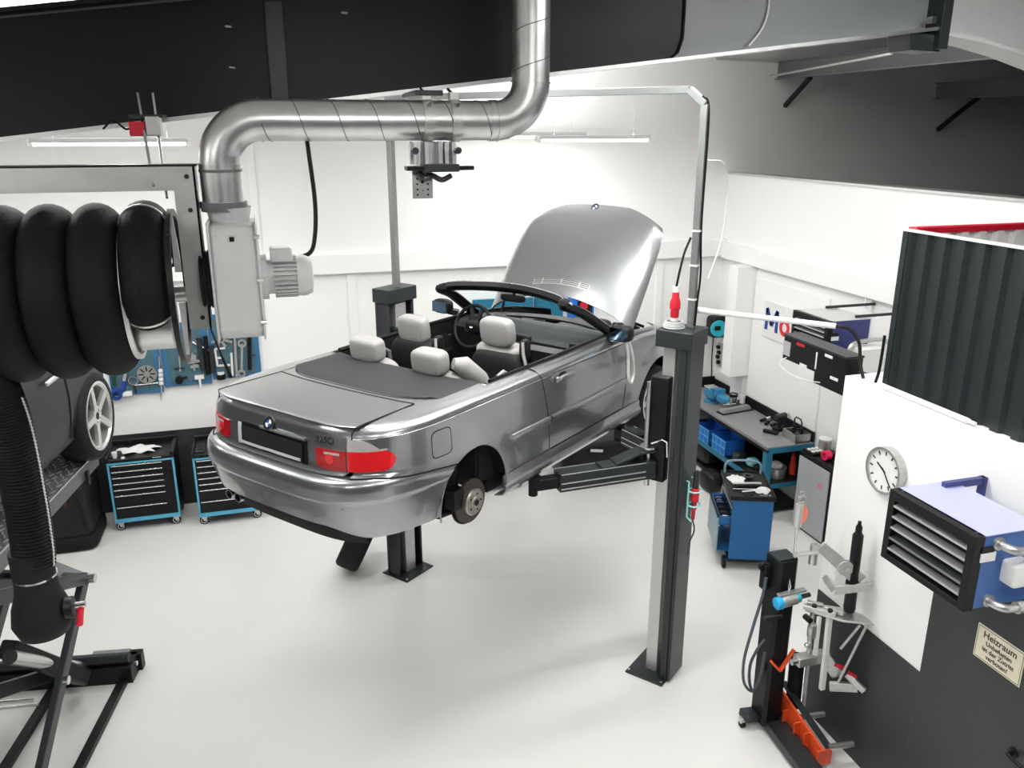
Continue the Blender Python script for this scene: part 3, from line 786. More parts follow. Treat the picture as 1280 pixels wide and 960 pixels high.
# panel gaps, thin dark joints, and a shade line for the swage crease
GR=.0036
def gap(pts,par,r=GR): CB(MB().tube(pts,r,6),'gap_or_crease_shade',M['void'],par)
gx_=lambda z: DR0+(DR1-DR0)*max(0,(z-.335)/(.97-.335))
for s in (-1,1):
    par=DOORS[s]
    gap([P(s*qx(gx_(z)),z) for z in [.345+.615*k/26 for k in range(27)]]+[Vec((gx_(.97),s*.80,.972)),Vec((gx_(.97),s*.75,.978))],par)
    gap([P(s*qx(DF),z) for z in [.345+.62*k/26 for k in range(27)]],par)
    gap([P(s*qx(1.96+(DF-1.96)*k/30),.338) for k in range(31)],par)
    gap([P(s*qx(.30+(3.04-.30)*k/60),.9185,.001) for k in range(61)],par,.0024)  # painted shade along the swage crease, no joint here
    gap([P(s*(qy(.632)+(qx(.80)-qy(.632))*k/40),bump_top(qy(.632)+(qx(.80)-qy(.632))*k/40)+.003,.002) for k in range(41)],bumper)
    gap([P(s*qy(.632),z,.001) for z in [.70+.235*k/14 for k in range(15)]]+[Vec((.20+.51*k/14,s*(.633-.011*k/14),topz(.20+.51*k/14,.628)+.0003)) for k in range(15)],LID)
gap([Vec((.637+.075*abs(-1+k/20)**2.2,(-1+k/20)*.622,topz(.64,(-1+k/20)*.622)+.0005)) for k in range(41)],LID)
# ------------------------------------------------ tail lamps
for s in (-1,1):
    def lamp_top(q):
        t=(q-QI)/(QE-QI); return .848 if t<.25 else (.848+.060*min(1,(t-.25)/.10) if t<.35 else .908-.066*max(0,(t-.50)/.32)**2.3 if t<.82 else .788+.054*math.sqrt(max(0,1-((t-.82)/.18)**2)))
    def lamp_bot(q):
        t=(q-QI)/(QE-QI); return .722+(.020*max(0,(.08-t)/.08)) + .064*(1-math.sqrt(max(0,1-max(0,(t-.82)/.18)**2)))
    QE=qx(.285); QI=qy(.405); QM=qy(.605)
    mid=lambda q: .848-.0*q
    red_top=lambda q: min(lamp_top(q), .845)
    o=CB(panel(QI,QM-.006,lamp_bot,lambda q:.842,10,8,s,.010),'boot_lamp',M['darkredlens'],LID,solid=.012,bevel=.003)
    b=MB(); b.cyl(rearp(s*.50,.79,.006),rearp(s*.50,.79,.013),.030,n=18); CB(b,'lamp_bulb',M['redlens'],o)
    b=MB(); b.grid(lambda i,j: rearp(s*(.465+.10*i),.815+.014*j,.0125),8,2); CB(b,'reversing_lens',M['clearlens'],o)
    b=panel(QM+.004,QE,lamp_bot,lambda q:max(lamp_bot(q)+.002,min(.842,lamp_top(q))),36,10,s,.010)
    tl=CB(b,'tail_lamp',M['redlens'],solid=.012)
    b=panel(QM+.004,QE-.05,lambda q:.842,lambda q:max(.848,lamp_top(q)),26,6,s,.009)
    CB(b,'indicator_lens',M['clearlens'],tl,solid=.012)
# ------------------------------------------------ tonneau cover
mb=MB()
def tfn(i,j):
    s=2*i-1
    yw=.700
    xb=.70+.145*abs(s)**5+.02*abs(s)**2
    xf=1.255+.10*abs(s)**3
    x=xb+(xf-xb)*j
    tw=yw-(.075*max(0,(.12-j)/.12)**2)
    y=s*tw
    z=topz(max(x,.4),y)+.012
    ed=min(j*8,(1-j)*9,(1-abs(s))*9)
    if ed<1: z-=.020*(1-ed)**2
    return Vec((x,y,z))
mb.grid(tfn,60,26); tn=CB(mb,'tonneau_cover',M['tonneau'],solid=.02,smooth=60)
# bodywork strip under the tonneau edge
mb=MB(); mb.grid(lambda i,j: Vec((.642+.075*abs(2*i-1)**2.2+ (.30)*j, (2*i-1)*.66, topz(.7,(2*i-1)*.66)-.003)),40,6)
CB(mb,'rear_deck_strip',M['paint'],solid=.008,smooth=60)
b=MB(); b.tube([tfn(i/40,0)+Vec((-.008,0,-.002)) for i in range(41)],.010,6); CB(b,'tonneau_seal',M['black'],tn)
# ------------------------------------------------ cabin tub
b=MB()
b.bb((1.20,-.735,.30),(3.15,.735,.34)); b.bb((1.18,-.735,.30),(1.24,.735,.93))
for s in (-1,1):
    b.bb((1.2,s*.72,.3),(3.15,s*.745,.965))
b.bb((3.10,-.735,.3),(3.15,.735,.9))
CB(b,'cabin_tub',M['blacksoft'],smooth=0)
for s in (-1,1):
    b=MB(); b.grid(lambda i,j: Vec((1.9+1.15*i,s*(.735-.055*math.sin(PI*min(1,j*1.1))*1),.40+.57*j)),10,8); dc=CB(b,'door_card',M['blacksoft'],smooth=50)
    b=MB(); b.rbox((2.35,s*.66,.72),(.62,.07,.06),4); CB(b,'armrest',M['blacksoft'],dc)
    b=MB(); b.tube([(2.62,s*.672,.86),(2.62,s*.66,.862),(2.74,s*.66,.865),(2.75,s*.672,.865)],.009,6); CB(b,'inner_handle',M['chrome'],dc)
# front seats
def seat(y,xb,hz,name='front_seat'):
    st=CB(MB().rbox((xb+.38,y,.48),(.56,.50,.20),4,24,12),name,M['blacksoft'],smooth=60)
    b=MB(); b.rbox((xb+.06,y,.74),(.17,.50,.62),4,24,14,(0,R(-10),0)); CB(b,'backrest',M['blacksoft'],st,smooth=60)
    b=MB(); b.rbox((xb+.065,y+.02,hz-.135),(.19,.40,.13),3.5,20,10,(0,R(-10),0)); CB(b,'shoulder_pad',M['leather'],st,smooth=60)
    b=MB(); b.rbox((xb+.0,y,hz+.03),(.12,.285,.215),4.2,24,14,(0,R(-8),0)); CB(b,'headrest',M['leather'],st,smooth=60)
    b=MB()
    for dy in (-.06,.06): b.cyl((xb+.01,y+dy,hz-.17),(xb+.0,y+dy,hz-.03),.008)
    CB(b,'headrest_post',M['steel'],st)
    b=MB(); b.rbox((xb+.015,y-.235,hz-.08),(.09,.06,.16),4,16,10); CB(b,'belt_guide',M['black'],st,smooth=60)
    b=MB(); b.tube([(xb-.03,y-.245,hz-.01),(xb-.05,y-.265,hz-.09),(xb-.05,y-.30,hz-.22),(xb-.06,y-.33,hz-.42)],.012,6); CB(b,'seat_belt',M['leather'],st)
    return st
seat(-.40,1.90,1.15); seat(.36,1.82,1.085)
# rear bench, headrests, side bolsters
b=MB(); b.rbox((1.52,0,.50),(.50,1.20,.20),4,24,12); bench=CB(b,'rear_seat',M['blacksoft'],smooth=60)
for s in (-1,1):
    b=MB(); b.rbox((1.33,s*.30,.80),(.14,.50,.44),4,24,14,(0,R(-12),0)); CB(b,'rear_backrest',M['leather'],bench,smooth=60)
    b=MB(); b.rbox((1.245,s*.30,1.085),(.15,.275,.175),4.2,28,16,(0,R(-6),0)); CB(b,'rear_headrest',M['leather'],bench,smooth=60)
    b=MB(); b.tube([(1.30,s*.46,1.08),(1.36,s*.50,1.06),(1.46,s*.545,.95),(1.54,s*.57,.82)],[.04,.07,.075,.06],10); CB(b,'side_bolster',M['leather'],bench,smooth=60)
    b=MB(); b.rbox((1.62,s*.66,.76),(.62,.12,.30),3.5,20,10); st=CB(b,'side_trim',M['blacksoft'],smooth=60)
    b=MB(); b.tube([(1.62,s*.60,.93),(1.70,s*.595,.95),(1.78,s*.60,.90),(1.80,s*.605,.80)],.016,8); CB(b,'belt_trim',M['leather'],st)
# dashboard
mb=MB()
def dfn2(i,j):
    y=-.70+1.40*i
    hood=.055*math.exp(-((y-.37)/.20)**2)
    prof=[(3.20,.955),(3.05,.985),(2.92,.995+hood),(2.80,.97+hood*1.2),(2.735,.93+hood),(2.715,.90),(2.735,.86),(2.76,.80),(2.80,.70),(2.90,.55)]
    k=j*9; a=int(min(8,k)); t=k-a
    x=prof[a][0]+(prof[a+1][0]-prof[a][0])*t; z=prof[a][1]+(prof[a+1][1]-prof[a][1])*t
    return Vec((x,y,z-.010*(y/.7)**2))
mb.grid(dfn2,40,27); dash=CB(mb,'dashboard',M['dash'],smooth=60)
b=MB(); b.grid(lambda i,j: Vec((2.722+.018*j-.006,-.69+.92*i,.875-.055*j)),16,4); CB(b,'trim_strip',M['ltgrey'],dash)
b=MB(); b.rbox((2.72,-.03,.90),(.06,.24,.09),5); b.rbox((2.715,-.60,.915),(.05,.13,.06),5); b.rbox((2.72,.62,.915),(.05,.10,.06),5); CB(b,'air_vent',M['black'],dash)
b=MB(); b.rbox((2.755,.37,.985),(.07,.33,.09),4); CB(b,'instrument_cluster',M['void'],dash)
b=MB(); b.grid(lambda i,j: Vec((2.80+.16*math.sin(PI*i)-.002+.05*j*0, -.62+.40*i, .985+.0005-.0*j)),2,1)
# console
b=MB(); b.rbox((2.45,0,.55),(.90,.20,.28),5); b.rbox((2.70,0,.72),(.20,.22,.34),5); con=CB(b,'centre_console',M['blacksoft'],smooth=60)
b=MB(); b.cyl((2.45,0,.66),(2.43,0,.80),.012); b.ball((2.43,0,.82),.028); CB(b,'gear_lever',M['black'],con)
# steering wheel
cx=Vec((2.585,.37,.985)); tl=Vec((-math.cos(R(24)),0,math.sin(R(24)))); u=Vec((0,1,0)); w=tl.cross(u)
b=MB(); b.tube([cx+u*(.185*math.cos(2*PI*i/40))+w*(.185*math.sin(2*PI*i/40)) for i in range(40)],.016,10,closed=True); sw=CB(b,'steering_wheel',M['black'],smooth=60)
b=MB(); b.rbox(cx-tl*.02,(.07,.17,.14),3,18,10,(0,R(-24)+0,0))
for a in (0,PI,-PI/2+.35,-PI/2-.35): b.bar(cx+(u*math.cos(a)+w*math.sin(a))*.05-tl*.02,cx+(u*math.cos(a)+w*math.sin(a))*.18,.035,.016,tl)
CB(b,'airbag_hub',M['blacksoft'],sw,smooth=50)
b=MB(); b.cyl(cx+tl*.016,cx+tl*.022,.022); CB(b,'wheel_badge',M['steel'],sw)
b=MB(); b.cyl(cx-tl*.03,cx-tl*.20,.035); CB(b,'steering_column',M['black'],sw)
# ------------------------------------------------ windscreen frame, glass, mirrors
base=[]; 
hd=[(2.475,-.625,1.300),(2.52,-.59,1.322),(2.58,-.42,1.338),(2.635,-.2,1.346),(2.655,0,1.348),(2.635,.2,1.346),(2.58,.42,1.338),(2.52,.59,1.322),(2.475,.625,1.300)]
loR=(3.09,-.735,.965); loL=(3.09,.735,.965)
path=[loR,(2.88,-.700,1.095),(2.66,-.662,1.225)]+hd+[(2.66,.662,1.225),(2.88,.700,1.095),loL]
sp=spline(path,6)
def ribbon(pts,w,h,offx,offz):
    b=MB(); k=len(pts); vs=[]
    for i,p in enumerate(pts):
        d=(pts[min(k-1,i+1)]-pts[max(0,i-1)]).normalized(); n=Vec((.55,0,.83)); n=(n-d*n.dot(d)).normalized(); t=d.cross(n)
        p=p+n*offz+t*offx
        for a,c in ((-1,-.6),(-.6,-1),(.6,-1),(1,-.6),(1,.6),(.6,1),(-.6,1),(-1,.6)): vs.append(p+t*(a*w/2)+n*(c*h/2))
    fs=[(i*8+j,i*8+(j+1)%8,(i+1)*8+(j+1)%8,(i+1)*8+j) for i in range(k-1) for j in range(8)]
    fs+=[tuple(range(8)),tuple(range((k-1)*8,k*8))]
    return b.add(vs,fs)
wf=CB(ribbon(sp,.09,.068,0,0),'windscreen_frame',M['black'],smooth=40)
CB(ribbon(sp,.05,.016,.040,.018),'frame_outer_trim',M['paint'],wf,smooth=40)
CB(ribbon(spline(hd,6),.012,.012,-.036,.020),'frame_seal',M['steel'],wf,smooth=40)
mb=MB()
def gfn(i,j):
    s=2*i-1
    top=Vec((2.66-.10*s*s,s*.60,1.335-.02*s*s)); bot=Vec((3.32-.26*s*s,s*.73,.965)); v=top+(bot-top)*j
    v+=Vec((.5,0,.8))*(.018*math.sin(PI*j)); return v
mb.grid(gfn,20,10); CB(mb,'windscreen_glass',M['glass'],wf,smooth=60,solid=.005)
b=MB(); b.rbox((2.665,0,1.262),(.035,.25,.062),4); b.cyl((2.67,0,1.28),(2.69,0,1.335),.012); mi=CB(b,'rear_view_mirror',M['black'],wf,smooth=60)
for s in (-1,1):
    b=MB(); b.rbox((2.86,s*.93,1.05),(.115,.205,.135),3.2,24,14); b.bar((2.92,s*.80,.99),(2.88,s*.88,1.01),.08,.05); mm=CB(b,'door_mirror',M['black'],smooth=60)
    b=MB(); b.grid(lambda i,j: Vec((2.801+.004*abs(2*i-1),s*(.85+.165*i),1.002+.098*j)),4,4); CB(b,'mirror_glass',M['mirror'],mm)
# cowl, wiper area
mb=MB(); mb.grid(lambda i,j: Vec((3.10+.26*(1-(2*i-1)**2)+.17*j,(2*i-1)*.72,.955-.01*j)),20,3); CB(mb,'cowl_panel',M['black'],solid=.02)
# ------------------------------------------------ bonnet, raised
HL=1.20; ang=R(54.5); hx,hz_=3.345,.965
def hw(u): return l1([(0,.765),(.4,.768),(.75,.755),(.93,.725),(1,.695)],u)
def hfn(i,j,off=0):
    s=2*i-1; u=j
    y=s*hw(u)
    l=HL*u-(.03*s*s+.13*max(0,(abs(s)-.48)/.52)**1.25)*u**2+ .175*(1-s*s)*(1-u)**1.3
    c=.012+.115*(1-s*s)**.9*max(0,1-u**1.6)+.02*(1-s*s)*u+.010*math.exp(-((abs(s)-.0)/.40)**4)*(u*.6+.4)-.045*u**3-.05*max(0,(abs(s)-.82)/.18)**2 - .012*max(0,(u-.86)/.14)**2
    d=Vec((math.cos(ang),0,math.sin(ang))); n=Vec((-math.sin(ang),0,math.cos(ang)))
    return Vec((hx,y,hz_))+d*l+n*(c+off)
bon=CB(MB().grid(hfn,60,50),'bonnet',M['paint'],solid=.016,smooth=60,ref=(4.6,0,0))
mb=MB()
for k in range(34):
    i=.31+.38*k/34
    for r in range(3):
        if k in (5,16,28): continue
        a=hfn(i,.118+.018*r,.006); b_=hfn(i+.008,.118+.018*r,.006); c_=hfn(i+.008,.127+.018*r,.006); d_=hfn(i,.127+.018*r,.006)
        mb.add([a,b_,c_,d_],[(0,1,2,3)])
CB(mb,'bonnet_vent',M['black'],bon,smooth=0)['kind']='stuff'
mb=MB(); mb.grid(lambda i,j: hfn(.305+.39*i,.108+.060*j,.0012),20,3); CB(mb,'vent_mesh',M['alu'],bon)
p=hfn(.5,.962,.002); n=(hfn(.5,.962,.02)-p); roundel(bon,p,n,hfn(.5,.99)-hfn(.5,.93),.041)
for s in (-1,1):
    CB(MB().cyl((3.40,s*.66,.90),Vec(hfn(.5+s*.44,.42,-.02)),.010),'gas_strut',M['black'],bon)
# engine bay and nose
b=MB(); b.bb((3.16,-.70,.35),(4.35,.70,.70)); b.rbox((3.75,0,.72),(.80,.42,.26),5); b.rbox((3.55,-.50,.76),(.40,.28,.24),4); b.rbox((3.6,.5,.76),(.45,.25,.22),4)
for k in range(5): b.tube([(3.4+.1*k,-.30-.04*k,.84),(3.5+.1*k,-.45,.90),(3.62+.09*k,-.58,.84)],.016,6)
b.cyl((3.50,-.56,.75),(3.50,-.56,.90),.07); b.cyl((3.50,.56,.75),(3.50,.56,.90),.07)
CB(b,'engine_bay',M['black'],smooth=40)
mb=MB(); mb.grid(lambda i,j: P((2*i-1)*0+(1 if i>=.5 else -1)*(SQ+(XF0-A0)+SF-abs(2*i-1)*(SF-.45)),.24+.40*j),60,10); nb=CB(mb,'front_bumper',M['paint'],solid=.012,smooth=40)
b=MB(); b.bb((4.10,-.60,.60),(4.27,-.33,.70)); b.bb((4.10,.33,.60),(4.27,.60,.70)); CB(b,'headlamp',M['clearlens'],bevel=.02)
b=MB(); b.bb((4.36,-.30,.60),(4.42,-.03,.74)); b.bb((4.36,.03,.60),(4.42,.30,.74)); CB(b,'grille',M['black'],bevel=.02)
# underbody
b=MB(); b.bb((.45,-.60,.22),(1.0,.60,.34)); b.bb((1.30,-.74,.19),(3.38,.74,.30)); b.bb((3.3,-.45,.18),(4.35,.45,.35)); b.cyl((.5,.2,.24),(3.2,.1,.22),.04); b.rbox((.50,.35,.28),(.30,.62,.18),4)
b.cyl((.98,-.70,.20),(.98,.70,.20),.045); b.bar((1.35,-.66,.24),(.98,-.66,.20),.07,.05); b.bar((.75,-.45,.16),(.98,-.68,.17),.05,.05)
CB(b,'underbody',M['black'],smooth=40)
# hubs with brake discs (rear wheels taken off)
for s in (-1,1):
    c=Vec((1.09,s*.755,.215))
    b=MB(); b.lathe([(.0,-.012),(.155,-.012),(.155,.008),(.098,.010),(.0,.010)],c,(0,s,0),40); bd=CB(b,'brake_disc',M['disc'],smooth=30)
    b=MB(); b.lathe([(.096,.0),(.096,.035),(.086,.045),(.045,.046),(.040,.055),(.0,.055)],c,(0,s,0),32); CB(b,'disc_hat',M['hub'],bd)
    b=MB()
    for k in range(5): a=2*PI*k/5; b.cyl(c+Vec((.06*math.cos(a),s*.044,.06*math.sin(a))),c+Vec((.06*math.cos(a),s*.0475,.06*math.sin(a))),.008,n=8)
    b.cyl(c+Vec((0,s*.05,0)),c+Vec((0,s*.058,0)),.022,n=12); CB(b,'wheel_stud_hole',M['black'],bd)
    b=MB(); b.lathe([(.17,-.03),(.17,-.018),(.03,-.018)],c,(0,s,0),28,PI*1.3,cap=False); b.box(c+Vec((-.13,-s*.03,.06)),(.10,.08,.14)); b.tube([c+Vec((-.10,-s*.06,-.05)),c+Vec((-.22,-s*.10,-.06)),c+Vec((-.30,-s*.2,-.03))],.02,8)
    CB(b,'brake_caliper',M['black'],bd,smooth=40)
    b=MB(); b.cyl(c+Vec((-.06,-s*.12,0)),c+Vec((-.02,-s*.14,.36)),.05); CB(b,'suspension_strut',M['black'],bd)
# front wheels
def wheel(cb,c,ax,r,rw,width,spokes,tm,rm,double=True,name='front_wheel'):
    c=Vec(c); d,u,v=frame(ax)
    b=MB(); w=width/2
    b.lathe([(rw,-w*.8),(rw+.01,-w),(r-.03,-w),(r-.006,-w*.8),(r,-w*.4),(r,w*.4),(r-.006,w*.8),(r-.03,w),(rw+.01,w),(rw,w*.8)],c,d,44,cap=False); t=cb(b,name,tm,None,smooth=50)
    b=MB(); b.lathe([(rw+.012,w*1.0),(rw-.004,w*1.03),(rw-.02,w*.9),(rw-.03,-w*.6),(rw-.02,-w*.8)],c,d,44,cap=False)
    for k in range(spokes):
        a=2*PI*k/spokes
        for da in ((-.09,.09) if double else (0,)):
            e=u*math.cos(a+da*.4)+v*math.sin(a+da*.4); e2=u*math.cos(a+da*1.9)+v*math.sin(a+da*1.9)
            b.bar(c+e*.05+d*w*.78,c+e2*(rw-.01)+d*w*.90,.026 if double else .052,.026,d)
    b.cyl(c+d*w*.5,c+d*w*.86,.075,n=24); rm_=cb(b,'wheel_rim',rm,t,smooth=40)
    b=MB()
    b.cyl(c+d*w*.86,c+d*w*.88,.028,n=18)
    for k in range(5): a=2*PI*k/5; e=u*math.cos(a)+v*math.sin(a); b.cyl(c+e*.052+d*w*.84,c+e*.052+d*w*.875,.010,n=8)
    b.cyl(c-d*w*.5,c-d*w*.2,rw*.75,n=28)
    cb(b,'wheel_hub',M['black'],t)
    return t
for s in (-1,1): wheel(CB,(3.715,s*.745,.25),(0,s,0),.316,.222,.215,10,M['rubber'],M['rim'],False)
# ================================================================ TWO POST LIFT
YW=R(38.4); LU=Vec((math.cos(YW),math.sin(YW),0)); LR=Vec((math.sin(YW),-math.cos(YW),0))
def car2w(x,y,z): return Vec((-.156,4.883,1.782))+LU*x-LR*y+Vec((0,0,z))
def post(base,out,label,geo,name='lift_post'):
    base=Vec(base); t=thing(name,label,'lift post',base)
    W=lambda u,v,z: base+LU*u+out*v+Vec((0,0,z))
    def box(m,u0,u1,v0,v1,z0,z1): 
        vs=[W(u,v,z) for z in (z0,z1) for u,v in ((u0,v0),(u1,v0),(u1,v1),(u0,v1))]
        return m.add(vs,[(3,2,1,0),(4,5,6,7),(0,1,5,4),(1,2,6,5),(2,3,7,6),(3,0,4,7)])
    bp=box(MB(),-.205,.205,-.17,.17,0,.014).build('base_plate',M['lift'],t,bevel=.003)
    for u,v in ((-.18,-.145),(-.18,.145),(.18,-.145),(.18,.145),(-.02,.155)):
        MB().cyl(W(u,v,.014),W(u,v,.034),.012,n=8).build('anchor_bolt',M['steel'],bp)
    hu,f0,f1=geo
    m=MB(); box(m,-hu,hu,f1-.03,f1,.014,2.86); box(m,-hu,-hu+.03,f0,f1-.03,.014,2.86); box(m,hu-.03,hu,f0,f1-.03,.014,2.86)
    m.build('column',M['lift'],t,bevel=.012)
    box(MB(),-.07,.07,-.045,.055,.014,2.84).build('guide_mast',M['alu'],t,bevel=.004)
    box(MB(),-hu-.012,hu+.012,min(f0,-.07)-.01,f1+.012,2.855,2.985).build('cap',M['lift'],t,bevel=.006)
    return t,W,box
pr=Vec((2.865,5.432,0)); pl=Vec((1.12,7.645,0))
PRT,WR,bxr=post(pr,LR,'nearer dark grey lift post, tall and right of the convertible',(.135,.105,.20))
PLT,WL_,bxl=post(pl,-LR,'farther dark grey lift post, behind and below the convertible',(.18,-.05,.12))
def carriage(t,W,bx,s):
    cr=bx(MB(),-.15,.15,-.10,.045,1.78,2.62).build('carriage',M['black_steel'],t,bevel=.006)
    bx(MB(),-.24,.24,-.20,-.10,1.80,1.83).build('lower_bracket',M['lift'],cr,bevel=.004)
    bx(MB(),-.24,.24,-.20,-.10,1.97,2.0).build('upper_bracket',M['lift'],cr,bevel=.004)
    for u in (-.17,.17):
        MB().cyl(W(u,-.08,1.74),W(u,-.08,2.06),.022,n=16).build('pivot_pin',M['steel'],cr)
        MB().cyl(W(u,-.08,2.055),W(u,-.08,2.07),.065,n=24).build('pin_disc',M['steel'],cr)
    MB().cyl(W(-.17,-.10,2.07),W(-.17,-.10,2.58),.016,n=12).build('lock_rod',M['steel'],cr)
    MB().tube([W(-.16,-.06,2.09),W(-.17,.03,2.14),W(-.17,.07,2.13),W(-.15,.07,2.0)],.008,6).build('lock_wire',M['steel'],cr)
    for ux,k in ((-1,'rear'),(1,'front')):
        a=W(ux*.17,-.08,1.885); 
        b=car2w(1.76 if ux<0 else 3.12,s*.82 if ux<0 else s*.80,.105)
        d=(b-a).normalized(); L=(b-a).length
        am=MB().bar(a-d*.04,a+d*L*.80,.135,.14).build('arm',M['lift'],cr,bevel=.006)
        n=d.cross(Vec((0,0,1))).normalized()
        m=MB(); 
        for sg in (-1,1):
            for zz in (-.045,.0): m.bar(a+d*.05+n*sg*.069+Vec((0,0,zz)),a+d*L*.79+n*sg*.069+Vec((0,0,zz)),.006,.008)
            m.bar(a+d*.05+n*sg*.066+Vec((0,0,.071)),a+d*L*.79+n*sg*.066+Vec((0,0,.071)),.006,.006)
        m.build('arm_edge',M['alu'],cr)
        MB().bar(a+d*L*.55,b,.085,.085).build('arm_extension',M['black_steel'],cr,bevel=.004)
        m=MB(); m.cyl(b+Vec((0,0,-.085)),b+Vec((0,0,.045)),.035,n=18); m.cyl(b+Vec((0,0,.045)),b+Vec((0,0,.068)),.055,n=18); m.build('lift_pad',M['rubber'],cr)
        # stepped plate from pivot to arm
        top=Vec((a.x,a.y,2.035))
        m=MB(); m.bar(top-d*.04,top+d*.10,.12,.02); m.bar(top+d*.09,a+d*.30+Vec((0,0,.085)),.12,.02); m.bar(a+d*.29+Vec((0,0,.078)),a+d*.42+Vec((0,0,.078)),.12,.016); m.build('step_plate',M['lift'],cr,bevel=.004)
carriage(PRT,WR,bxr,-1); carriage(PLT,WL_,bxl,1)
# overhead conduit joining the posts
CD=thing('overhead_conduit','grey square steel conduit rising from the near post and crossing to the far one','conduit',(pr+pl)/2+Vec((0,0,2.985)))
p0=WR(.05,.11,2.985); pz=4.66; dv=((pl-pr).normalized())
a=Vec((p0.x,p0.y,pz-.10)); b=a+dv*.12+Vec((0,0,.10)); e=Vec((pl.x,pl.y,0))+Vec((.0,.0,pz)); 
MB().bar(p0,a,.05,.05,LU).build('riser',M['conduit'],CD,bevel=.003)
MB().bar(a,b,.05,.05,LU).build('corner_piece',M['conduit'],CD,bevel=.003)
MB().bar(b,e,.05,.05).build('cross_rail',M['conduit'],CD,bevel=.003)
MB().bar(e+Vec((0,0,.02)),Vec((e.x,e.y,2.985)),.055,.055,LU).build('far_riser',M['conduit'],CD,bevel=.003)
for z in (3.2,3.45,3.7): MB().box((p0.x,p0.y,z),(.062,.062,.012),YW).build('cable_tie',M['whitepl'],CD)
q=WR(.04,.125,0)
single(MB().tube(spline([(q.x+.02,q.y,3.0),(q.x+.03,q.y,3.2),(q.x+.04,q.y,3.4),(q.x+.02,q.y,3.75),(q.x+.02,q.y,4.5),(q.x-.02,q.y+.03,4.62)]),.008,8),'conduit_cable','thin black cable strapped along the upright conduit of the near post','cable',M['black'])
single(MB().tube(spline([(q.x+.03,q.y,4.19),(q.x+.22,q.y+.1,4.16),(q.x+.33,q.y+.2,3.95),(q.x+.34,q.y+.25,3.6),(q.x+.25,q.y+.25,3.3)]),.006,6),'pale_cable','thin pale cable looping off the right of the upright conduit','cable',M['whitepl'])
# red plug with cable coil on the post cap
c=WR(-.03,.01,2.985)
m=MB()
for k in range(4): m.tube([c+Vec(((.075-.004*k)*math.cos(2*PI*i/28),(.075-.004*k)*math.sin(2*PI*i/28),.008+.013*k)) for i in range(28)],.007,6,closed=True)
single(m,'cable_coil','grey cable coiled flat on top of the near post cap','cable',M['ltgrey'])
PG=thing('power_plug','red industrial power plug hanging above the cable coil on the near post','plug',c+Vec((.0,0,.07)))
MB().lathe([(.025,0),(.032,.02),(.032,.07),(.040,.075),(.040,.12),(.028,.16),(.024,.20)],c+Vec((0,0,.07)),(0,0,1),20).build('plug_body',M['red'],PG,smooth=40)
MB().cyl(c+Vec((0,0,.05)),c+Vec((0,0,.085)),.028,n=18).build('plug_collar',M['whitepl'],PG)
MB().cyl(c+Vec((0,0,.265)),c+Vec((0,0,.31)),.024,n=18).build('plug_gland',M['whitepl'],PG)
MB().tube(spline([c+Vec((0,0,.30)),c+Vec((.02,.0,.42)),c+Vec((.06,.02,.55)),c+Vec((.11,.03,.66))]),.009,8).build('plug_lead',M['black'],PG)
# white pole from the near post to the corrugated enclosure
single(MB().cyl((3.07,5.35,3.11),(3.74,4.73,3.09),.020,n=14).cyl((3.03,5.388,3.112),(3.09,5.333,3.109),.023,n=14),'white_pole','white plastic pole bridging from the near post to the corrugated sheet enclosure','pole',M['whitepl'])
single(MB().tube(spline([(3.74,4.73,3.09),(3.80,4.66,3.08),(3.84,4.60,3.0),(3.84,4.56,2.86),(3.83,4.5,2.77)]),.012,8),'pole_cable','black cable leaving the right end of the white pole','cable',M['black'])
# tool holder on the near post
o=lambda u,v,z: WR(u,.201+v,z)
TH=thing('tool_holder','teal wire tool holder hooked on the right face of the near post','tool holder',o(0,.04,1.45))
m=MB(); m.tube([o(-.05,.0,1.80),o(-.05,.02,1.80),o(-.05,.02,1.50),o(-.05,.06,1.47)],.008,6); m.tube([o(.04,0,1.80),o(.04,.02,1.80),o(.04,.02,1.42)],.008,6); m.build('wire_frame',M['mint'],TH)
for z in (1.72,1.60): MB().tube([o(-.005+.055*math.cos(2*PI*i/20),.055+.045*math.sin(2*PI*i/20),z) for i in range(20)],.007,6,closed=True).build('holder_ring',M['mint'],TH)
single(MB().cyl(o(.0,.06,1.88),o(.0,.055,1.72),.022,.026,n=14).cyl(o(0,.055,1.72),o(0,.055,1.56),.016,.02,n=12),'air_ratchet','dark air ratchet standing in the teal holder on the near post','tool',M['lift'])
single(MB().cyl(o(-.02,.065,1.74),o(-.02,.065,1.64),.03,n=16).cyl(o(-.02,.065,1.64),o(-.02,.06,1.48),.014,n=12),'red_tool','red and black hand tool in the teal holder on the near post','tool',[M['red']])
single(MB().tube(spline([o(-.02,.05,1.50),o(.0,.07,1.38),o(-.03,.05,1.28),o(.0,.03,1.15)]),.006,6),'air_line','short dark air line dangling below the teal holder','hose',M['lift'])
# grey loop strap hanging from the right door mirror
single(MB().tube([car2w(*p) for p in spline([(2.93,-.93,1.0),(2.96,-.945,.85),(2.97,-.95,.68),(3.01,-.955,.60),(3.06,-.95,.66),(3.05,-.945,.80),(2.99,-.94,.93),(2.95,-.935,.99)],6)],.013,8),'hanging_strap','pale grey looped strap hanging from the near door mirror','strap',M['whitepl'])
# tyre leaning under the bumper
tw=Vec((.66,7.80,.0)); d=Vec((.86,-.27,-.43)).normalized()
TY=thing('spare_wheel','black wheel leaning on the floor beneath the rear bumper','wheel',tw)
def CBT(mb,name,mats,parent=None,**k): return mb.build(name,mats,parent or TY,**k)
wheel(CBT,tw+Vec((-.02,0,.345)),d,.32,.215,.24,5,M['rubber'],M['rim'],True,'tyre')
